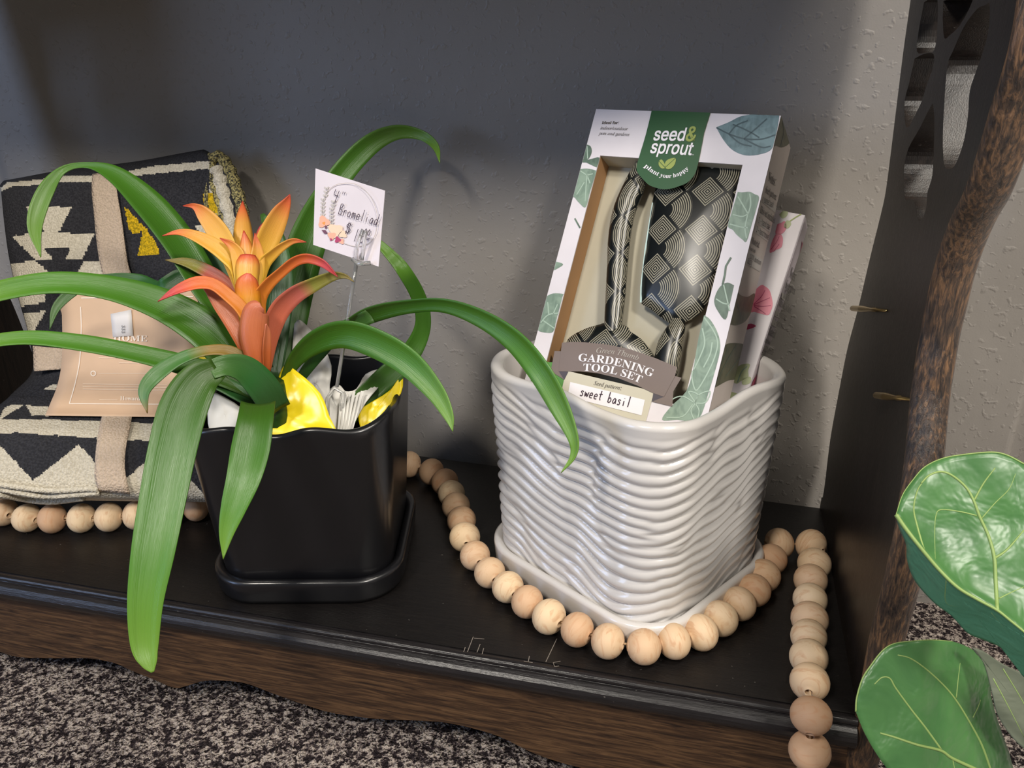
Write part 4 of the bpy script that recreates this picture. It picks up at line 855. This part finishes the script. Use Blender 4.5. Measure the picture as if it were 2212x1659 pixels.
# ------------------------------------------------------------------ folded blanket
def mat_knit(name, c, c2):
    k = NT(name, 0.9, 0.15); v = k.coord(); n = k.noise(v, 700, 2, 0.6); vo = k.n('TexVoronoi'); vo.inputs['Scale'].default_value = 700; k.l(v, vo.inputs['Vector'])
    k.col(k.mix(k.ramp(n, [(0.4, (0, 0, 0)), (0.62, (1, 1, 1))]), c2, c)); k.nrm(k.bump(vo.outputs[0], 0.6, -0.0012)); return k.m
K_D = mat_knit('charcoal_knit', lin(54, 54, 58), lin(40, 40, 44)); K_C = mat_knit('cream_knit', lin(208, 200, 182), lin(186, 178, 160)); K_Y = mat_knit('mustard_knit', lin(214, 174, 30), lin(150, 128, 24))
K_E = mat_knit('mixed_edge_knit', lin(176, 164, 110), lin(44, 44, 44))
bl = empty('folded_blanket', (-0.45, 0.17, 0), 'folded charcoal and cream knitted blanket with mustard accents, banded, leaning on the wall', 'blanket')
RW = [ # v, left(px,py,zc), right(px,py,zc)
 (330, (8, 388, .664), (440, 325, .610)), (345, (0, 398, .648), (452, 331, .602)), (365, (2, 408, .638), (464, 345, .597)), (400, (4, 430, .632), (480, 375, .596)), (480, (10, 490, .626), (498, 450, .599)), (560, (20, 560, .620), (508, 540, .601)),
 (640, (38, 640, .613), (510, 625, .601)), (720, (60, 720, .607), (508, 715, .600)), (800, (70, 800, .601), (506, 800, .598)), (850, (30, 848, .590), (506, 852, .594)), (885, (-8, 880, .578), (506, 884, .585)),
 (910, (-30, 905, .560), (506, 925, .568)), (950, (-45, 945, .546), (506, 965, .556)), (1000, (-50, 1000, .538), (506, 1015, .548)), (1045, (-42, 1045, .537), (506, 1055, .546)), (1070, (-30, 1068, .542), (506, 1078, .550)), (1082, (-20, 1078, .556), (506, 1086, .562))]
def poly_in(x, y, P):
    r = False; j = len(P)-1
    for i in range(len(P)):
        if (P[i][1] > y) != (P[j][1] > y) and x < (P[j][0]-P[i][0])*(y-P[i][1])/(P[j][1]-P[i][1])+P[i][0]: r = not r
        j = i
    return r
za = lambda L: [(.25316*x, 250+.25316*y) for x, y in L]
zb = lambda L: [(.3134*x, 650+.3134*y) for x, y in L]
zd = lambda L: [(.1567*x, 560+.1567*y) for x, y in L]
CREAM = [za([(-200, 640), (0, 620), (60, 570), (330, 545), (500, 515), (800, 508), (1060, 480), (1300, 430), (1780, 385), (1790, 450), (1080, 518), (780, 565), (470, 570), (330, 590), (100, 605), (0, 650), (-200, 700)]),
 za([(220, 778), (612, 775), (500, 1000), (805, 1010), (700, 1228), (555, 1235), (600, 1135), (375, 1135), (465, 1235), (300, 1228), (100, 1030), (385, 990)]),
 za([(75, 1270), (300, 1232), (490, 1400), (480, 1500), (100, 1500)]), za([(710, 1240), (900, 1240), (930, 1400), (640, 1400)]), zd([(150, 300), (790, 300), (700, 400), (160, 420)]),
 zd([(120, 420), (620, 420), (620, 595), (260, 655), (280, 760), (635, 700), (470, 990), (200, 1050), (100, 700)]), za([(1645, 935), (1900, 930), (1900, 1080), (1790, 1060)]), za([(1560, 1180), (1900, 1170), (1900, 1500), (1700, 1500)]), za([(1100, 1390), (1260, 1390), (1270, 1420), (1100, 1430)]), za([(1450, 1370), (1530, 1370), (1560, 1420), (1450, 1400)]),
 zb([(-200, 720), (0, 800), (30, 740), (80, 715), (165, 718), (60, 780), (0, 820), (-200, 860)]), zb([(295, 605), (380, 572), (400, 590), (375, 615)]), zb([(180, 720), (330, 730), (340, 795), (220, 790)]),
 zb([(1340, 0), (1500, 0), (1500, 160), (1380, 160)]), zb([(1420, 230), (1520, 230), (1520, 420), (1440, 300)]),
 zb([(-300, 830), (0, 812), (400, 820), (1060, 842), (1700, 880), (1700, 1000), (1340, 990), (1060, 968), (650, 945), (100, 908), (0, 918), (-300, 940)]),
 zb([(-300, 1080), (-60, 960), (0, 995), (230, 1238), (540, 988), (660, 1115), (870, 1222), (1010, 1100), (1290, 1200), (1400, 1330), (1700, 1330), (1700, 1700), (-300, 1700)])]
YELL = [za([(1060, 765), (1120, 830), (1240, 960), (1100, 980)]), za([(1115, 965), (1240, 950), (1330, 1080), (1365, 1180), (1175, 1197), (1215, 990), (1120, 1000)]), za([(1735, 670), (1830, 665), (1870, 850), (1740, 775)])]
def blanket():
    NC, NRr = 230, 300; V = []; fm = []; R_ = catmull([(a, *b, *c) for a, b, c in RW], 24)
    vv = np.array([r[0] for r in R_]); R_ = np.array(R_); keep = np.linspace(0, len(R_)-1, NRr)
    rows = np.array([[np.interp(k, range(len(R_)), R_[:, j]) for j in range(7)] for k in keep]); PX = []
    for r in rows:
        for j in range(NC):
            t = j/(NC-1); x = r[1]*(1-t)+r[4]*t; y = r[2]*(1-t)+r[5]*t; z = r[3]*(1-t)+r[6]*t
            if r[0] < 860: z += 0.010*(1-math.sin(math.pi*min(1, t*6)/2))*1.2 if t < 1/6 else 0; y += 2.2*math.sin(t*9+r[0]*.006)
            e_ = min(t, 1-t); z += 0.008*max(0, 1-e_/0.03)**2+0.0012*noise.noise(Vector((x*.02, y*.02, 2)))
            PX.append((x, y)); V.append(pt(x, y, z))
    F_ = grid_faces(NRr, NC)
    for a, b, c, d in F_:
        x = (PX[a][0]+PX[c][0])/2; y = (PX[a][1]+PX[c][1])/2
        x = round(x/2.2)*2.2; y = round(y/2.8)*2.8
        m = 0
        for P in CREAM:
            if poly_in(x, y, P): m = 1; break
        for P in YELL:
            if poly_in(x, y, P): m = 2
        if x > 452 and 250 < y < 640 and m != 2: m = 3 if noise.noise(Vector((x*.1, y*.03, 0))) > -0.15 else 1
        fm.append(m)
    me = new_obj('knitted_cloth', V, F_, None, bl, True, None, [K_D, K_C, K_Y, K_E], fm)
    solid(me, 0.014, 1); return me
blanket()
def blpt(px, py, off=-0.002):      # point on the blanket front by pixel
    a = None
    for i in range(len(RW)-1):
        t0, l0, r0 = RW[i]; t1, l1, r1 = RW[i+1]
        u = (px-l0[0])/(r0[0]-l0[0]); y0 = l0[1]*(1-u)+r0[1]*u; u1 = (px-l1[0])/(r1[0]-l1[0]); y1 = l1[1]*(1-u1)+r1[1]*u1
        if y0 <= py <= y1 or i == len(RW)-2:
            k = min(1, max(0, (py-y0)/(y1-y0))); z0 = l0[2]*(1-u)+r0[2]*u; z1 = l1[2]*(1-u1)+r1[2]*u1
            return pt(px, py, z0*(1-k)+z1*k+off)
def strip_on(name, left, right, mat, off=-0.0025, par=bl, n=6, nx=6, th=0.0008):
    A = catmull(left, n); B = catmull(right, n); V = []
    for a, b in zip(A, B):
        for k in range(nx+1):
            t = k/nx; V.append(blpt(a[0]*(1-t)+b[0]*t, a[1]*(1-t)+b[1]*t, off))
    return solid(new_obj(name, V, grid_faces(len(A), nx+1), mat, par, True), th, 0)
M_EL = mat_knit('beige_elastic', lin(198, 178, 158), lin(184, 166, 146))
strip_on('elastic_band', za([(790, 500), (785, 640), (800, 800), (830, 1100), (870, 1330), (940, 1500), (960, 1700), (960, 2000)]), za([(975, 478), (985, 560), (1010, 720), (1040, 900), (1090, 1250), (1140, 1400), (1180, 1550), (1190, 1900)]), M_EL)
strip_on('elastic_band', zb([(720, 740), (690, 850), (665, 1000), (655, 1120), (655, 1220), (680, 1310)]), zb([(918, 745), (900, 850), (870, 1000), (860, 1120), (870, 1220), (895, 1330)]), M_EL, -0.004)
strip_on('elastic_band', zb([(228, 310), (232, 400), (235, 485)]), zb([(490, 335), (485, 400), (450, 470)]), M_EL, -0.003)
M_LAB = plain('kraft_pink_paper', lin(214, 182, 152), 0.7)
ll = za([(560, 1550)])+zb([(425, 50), (430, 200), (430, 330), (420, 470), (390, 600), (350, 700), (312, 790)]); rl = [(428, 607)]+zb([(1365, 50), (1370, 200), (1360, 330), (1300, 470), (1230, 600), (1180, 700), (1120, 800)])
ll[0] = (136, 648); ll = [(136, 645)]+zb([(428, 100), (430, 200), (430, 330), (420, 470), (390, 600), (350, 700), (312, 790)])
lab = strip_on('paper_label', [(243, 612)]+[(170, 640)]*0+ll, [(440, 604)]+rl, M_LAB, -0.0045, bl, 6, 10, 0.0003)
def line_on(pts, w_, mat, name='printed_line', off=-0.0051):
    V = []; Fc = []
    for ln in pts:
        o = len(V); n = len(ln)
        for i, (x, y) in enumerate(ln):
            dx = ln[min(i+1, n-1)][0]-ln[max(i-1, 0)][0]; dy = ln[min(i+1, n-1)][1]-ln[max(i-1, 0)][1]; l = math.hypot(dx, dy) or 1
            for s in (1, -1): V.append(blpt(x-dy/l*w_/2*s, y+dx/l*w_/2*s, off))
        Fc += [(o+2*i, o+2*i+1, o+2*i+3, o+2*i+2) for i in range(n-1)]
    return new_obj(name, V, Fc, mat, bl)
def dens(L, n=8): return [tuple(p) for p in catmull(L, n)] if len(L) > 2 else [(L[0][0]*(1-i/n)+L[1][0]*i/n, L[0][1]*(1-i/n)+L[1][1]*i/n) for i in range(n+1)]
M_LW = plain('label_white_ink', lin(244, 232, 218), .6)
line_on([dens(zb([(556, 40), (560, 200), (550, 400), (520, 560), (478, 708)])), dens(zb([(478, 708), (1120, 712)])), dens(zb([(560, -20), (1330, -30)]))], 2.0, M_LW)
def btext(body, A, B, mat, fnt, off=-0.0053, ysc=1.0):
    V, Fc = text_geo(body, fnt); x0 = min(v[0] for v in V); x1 = max(v[0] for v in V); dx = B[0]-A[0]; dy = B[1]-A[1]; k = 1/(x1-x0)
    return new_obj('lettering', [blpt(A[0]+dx*(x-x0)*k+dy*y*k*ysc, A[1]+dy*(x-x0)*k-dx*y*k*ysc, off) for x, y in V], Fc, mat, bl)
btext(serif('HOME'), *zb([(780, 275), (1015, 280)]), M_LW, F_MATH, ysc=.8)
btext(serif('Howard'), *zb([(828, 684), (965, 686)]), M_LW, F_MATH)
line_on([dens(zb([(680, 392), (800, 394)])), dens(zb([(820, 425), (960, 430)]))]+[dens(zb([(570, y), (1150, y+8)])) for y in (572, 590, 608)]+[dens(zb([(680, 500), (1020, 500)])), dens(zb([(685, 680), (810, 682)]))], 1.6, plain('faint_text_ink', lin(232, 208, 182), .6), 'fine_print')
line_on([dens([(zb([(643+16*math.cos(a), 500+16*math.sin(a))])[0]) for a in [i*math.pi/6 for i in range(13)]])], 2.2, M_LW, 'round_symbol')
st_ = strip_on('price_sticker', zb([(762, 90), (778, 250)])+[], zb([(905, 60), (918, 240)]), plain('white_sticker', lin(232, 228, 226), .5), -0.0056, bl, 4, 4, 0.0002)
strip_on('price_sticker', za([(930, 1480), (935, 1515)]), za([(1095, 1483), (1100, 1545)]), st_.data.materials[0], -0.0056, bl, 4, 4, 0.0002)
btext('333', *zb([(838, 168), (838, 222)]), M_INK, F_SANS, -0.0064)
# folded cloth layers along the bottom and the gathered side edge
for i, L in enumerate(([(-30, 1042), (40, 1052), (110, 1060), (190, 1056), (212, 1058)], [(-30, 1050), (30, 1062), (100, 1072), (170, 1068), (215, 1064)], [(-10, 1065), (50, 1078), (110, 1084), (180, 1076)])):
    tube('cloth_layer', [blpt(x, y, -0.004) for x, y in dens(L, 5)], 0.0021, K_C, bl, 8)
for L, r_, m in (([(452, 352), (448, 400), (446, 440), (452, 475)], .0018, K_E), ([(455, 345), (475, 340), (495, 365), (508, 400), (522, 450), (528, 500), (520, 560)], .0045, K_E), ([(468, 362), (480, 395), (490, 440), (502, 490), (505, 540)], .0055, K_C), ([(476, 352), (488, 385), (500, 430), (512, 480)], .0032, K_D), ([(462, 400), (474, 440), (488, 490), (495, 520)], .0030, K_E), ([(466, 366), (476, 380), (486, 405)], .003, K_D)):
    P = dens(L, 5); tube('cloth_layer', [pt(x, y, .600+(y-340)*.00002) for x, y in P], [r_*(1+0.15*math.sin(i*1.9)) for i in range(len(P))], m, bl, 10)
# ------------------------------------------------------------------ fiddle-leaf fig in the right foreground
fig = empty('fiddle_leaf_fig', (0.23, -0.12, ZF), 'broad-leaved green fiddle-leaf fig in front of the shelf at right', 'plant')
def mat_fig(name, c1, c2, rough):
    k = NT(name, rough, 0.5); v = k.coord(); n = k.noise(v, 55, 3, 0.6, 0.5); n2 = k.noise(v, 190, 2)
    k.col(k.mix(n, c1, c2)); k.nrm(k.bump(n, 0.5, 0.003, k.bump(n2, 0.2, 0.0008))); return k.m
MF1 = mat_fig('fig_leaf_green', lin(46, 88, 48), lin(84, 130, 72), 0.33); MF2 = mat_fig('fig_leaf_shaded_half', lin(72, 134, 104), lin(92, 150, 118), 0.5); MFV = plain('fig_vein', lin(136, 160, 92), 0.5)
def fig_leaf(outline, zfun, mat, veins, edge=None, label=None, n=5, par=fig):
    q = catmull(outline+[outline[0]], n)[:-1]; m = len(q); cx = sum(a[0] for a in q)/m; cy = sum(a[1] for a in q)/m; R_ = 14; V = []
    wz = lambda x, y: zfun(x, y)+0.0010*noise.noise(Vector((x*.012, y*.012, 4)))
    for r in range(R_+1):
        k = 1-r/R_*0.985
        for a in q: x = cx+(a[0]-cx)*k; y = cy+(a[1]-cy)*k; V.append(pt(x, y, wz(x, y)))
    o = new_obj('leaf', V, grid_faces(R_+1, m, True)+[tuple(range(R_*m, R_*m+m))], mat, par, True); solid(o, 0.0005, 0)
    mb = MB()
    for w_, L in veins:
        P = dens(L, 6); V2, F2 = tube_vf([pt(x, y, wz(x, y)-0.0002) for x, y in P], [w_*(1-0.55*i/len(P))*0.3/F for i in range(len(P))], 6); mb.add(V2, F2)
    if mb.v: mb.build('vein', MFV, o, True)
    return o
zc3 = lambda L: [(1720+.4212*x, 960+.4212*y) for x, y in L]
mid = zc3([(512, 360), (560, 430), (650, 545), (740, 650), (830, 735), (930, 795), (1030, 850), (1100, 905), (1168, 960), (1260, 1040)])
up = zc3([(1360, 900), (1340, 500), (1290, 250), (1168, 100), (1080, 55), (1000, 40), (860, 52), (750, 72), (660, 115), (600, 180), (545, 260)])
lo = zc3([(1360, 1100), (1300, 1250), (1168, 1190), (1130, 1120), (1050, 1040), (960, 1000), (880, 965), (800, 880), (720, 820), (650, 750), (600, 680), (570, 590), (565, 510), (530, 430)])
def md(x, y): return min(math.hypot(x-a, y-b) for a, b in midd)
midd = dens(mid, 60)
ZU = lambda x, y: 0.300+0.00016*md(x, y)**0.5*6-(x-2000)*0.00006
ZL = lambda x, y: 0.300+0.00030*md(x, y)-(x-2000)*0.00006
fig_leaf(mid+up, ZU, MF1, [(5, mid), (4.5, zc3([(1030, 850), (1022, 700), (1015, 580), (985, 470), (940, 370), (910, 290), (870, 220), (800, 160), (740, 140), (680, 160), (640, 200)])), (3, zc3([(1015, 585), (1080, 540), (1168, 440)])), (2.5, zc3([(910, 290), (960, 200), (1020, 120)])),
    (2.8, zc3([(655, 545), (620, 420), (602, 330), (620, 240), (650, 190)])), (1.8, zc3([(925, 365), (840, 345), (740, 335), (715, 370), (710, 450), (712, 590)])), (1.6, zc3([(1040, 790), (1100, 760), (1168, 730)])), (1.5, zc3([(950, 380), (1020, 300), (1090, 230), (1125, 150)])), (2.0, up[3:] + [mid[0]])])
fig_leaf(mid+lo, ZL, MF2, [(1.4, zc3([(770, 690), (770, 810), (860, 830), (960, 820)])), (1.2, zc3([(1000, 860), (1080, 960), (1120, 1040)]))])  # folded lower half of the same leaf, bluish shading put into its colour
ZB = lambda x, y: 0.345+0.00009*max(0, x-1990)+0.00004*(y-1380)*-0.5
out2 = zc3([(305, 1370), (310, 1300), (340, 1200), (385, 1130), (440, 1060), (500, 1022), (600, 1008), (700, 1003), (800, 1010), (890, 1045), (960, 1100), (1000, 1160), (1005, 1210), (995, 1270), (1020, 1380), (1060, 1500), (1100, 1620), (1110, 1760), (900, 1860), (650, 1840), (500, 1700), (420, 1600), (350, 1480)])
fig_leaf(out2, ZB, MF1, [(5, zc3([(930, 1670), (800, 1610), (740, 1570), (620, 1540), (500, 1500), (430, 1480)])), (3.2, zc3([(745, 1568), (660, 1450), (590, 1360), (510, 1250), (480, 1200), (440, 1195), (400, 1230)])), (3.5, zc3([(1000, 1680), (950, 1540), (880, 1410), (810, 1300), (740, 1220), (650, 1140), (580, 1095), (520, 1080)])), (2, zc3([(820, 1300), (830, 1200), (840, 1120)])),
    (2, zc3([(905, 1400), (930, 1350), (945, 1310)])), (2, zc3([(800, 1610), (815, 1680)])), (2.2, out2[:9])])
fig_leaf(zc3([(900, 1040), (960, 1060), (1050, 1120), (1168, 1180), (1300, 1260), (1360, 1500), (1300, 1640), (1168, 1560), (1090, 1480), (1030, 1380), (1000, 1260), (960, 1120)]), lambda x, y: 0.34, mat_fig('fig_leaf_grey', lin(84, 92, 76), lin(106, 112, 94), 0.7), [(1.6, zc3([(1010, 1200), (1080, 1330), (1168, 1500)])), (1.6, zc3([(1060, 1150), (1168, 1330), (1240, 1480)]))])  # third leaf, greyer green than the others
tube('stem', [pt(1970, 1700, .33), pt(2150, 1800, .33), (0.235, -0.13, -0.01), (0.23, -0.12, ZF+0.075)], [0.0015, 0.003, 0.005, 0.006], plain('fig_stem', lin(96, 84, 58), .7), fig, 10)
tube('petiole', [pt(2250, 1420, .30), pt(2320, 1600, .32), (0.236, -0.13, -0.02)], [0.002, 0.0025, 0.003], plain('fig_petiole', lin(110, 130, 70), .6), fig, 8)
tube('petiole', [pt(2240, 1560, .34), pt(2300, 1700, .34), (0.235, -0.128, -0.03)], [0.002, 0.0025, 0.003], bpy.data.materials['fig_petiole'], fig, 8)
P = [(0.034, 0), (0.046, 0.0), (0.056, 0.075), (0.058, 0.08), (0.053, 0.08), (0.05, 0.07), (0.002, 0.07)]; V = []
fp = empty('grow_pot', (0.23, -0.12, ZF), 'dark round grow pot under the fiddle-leaf fig', 'pot')
for r, z in P: V += [(0.23+r*math.cos(2*math.pi*k/32), -0.12+r*math.sin(2*math.pi*k/32), ZF+z) for k in range(32)]
new_obj('pot_wall', V, grid_faces(len(P), 32, True), plain('dark_grow_pot', lin(40, 40, 42), .5), fp, True)
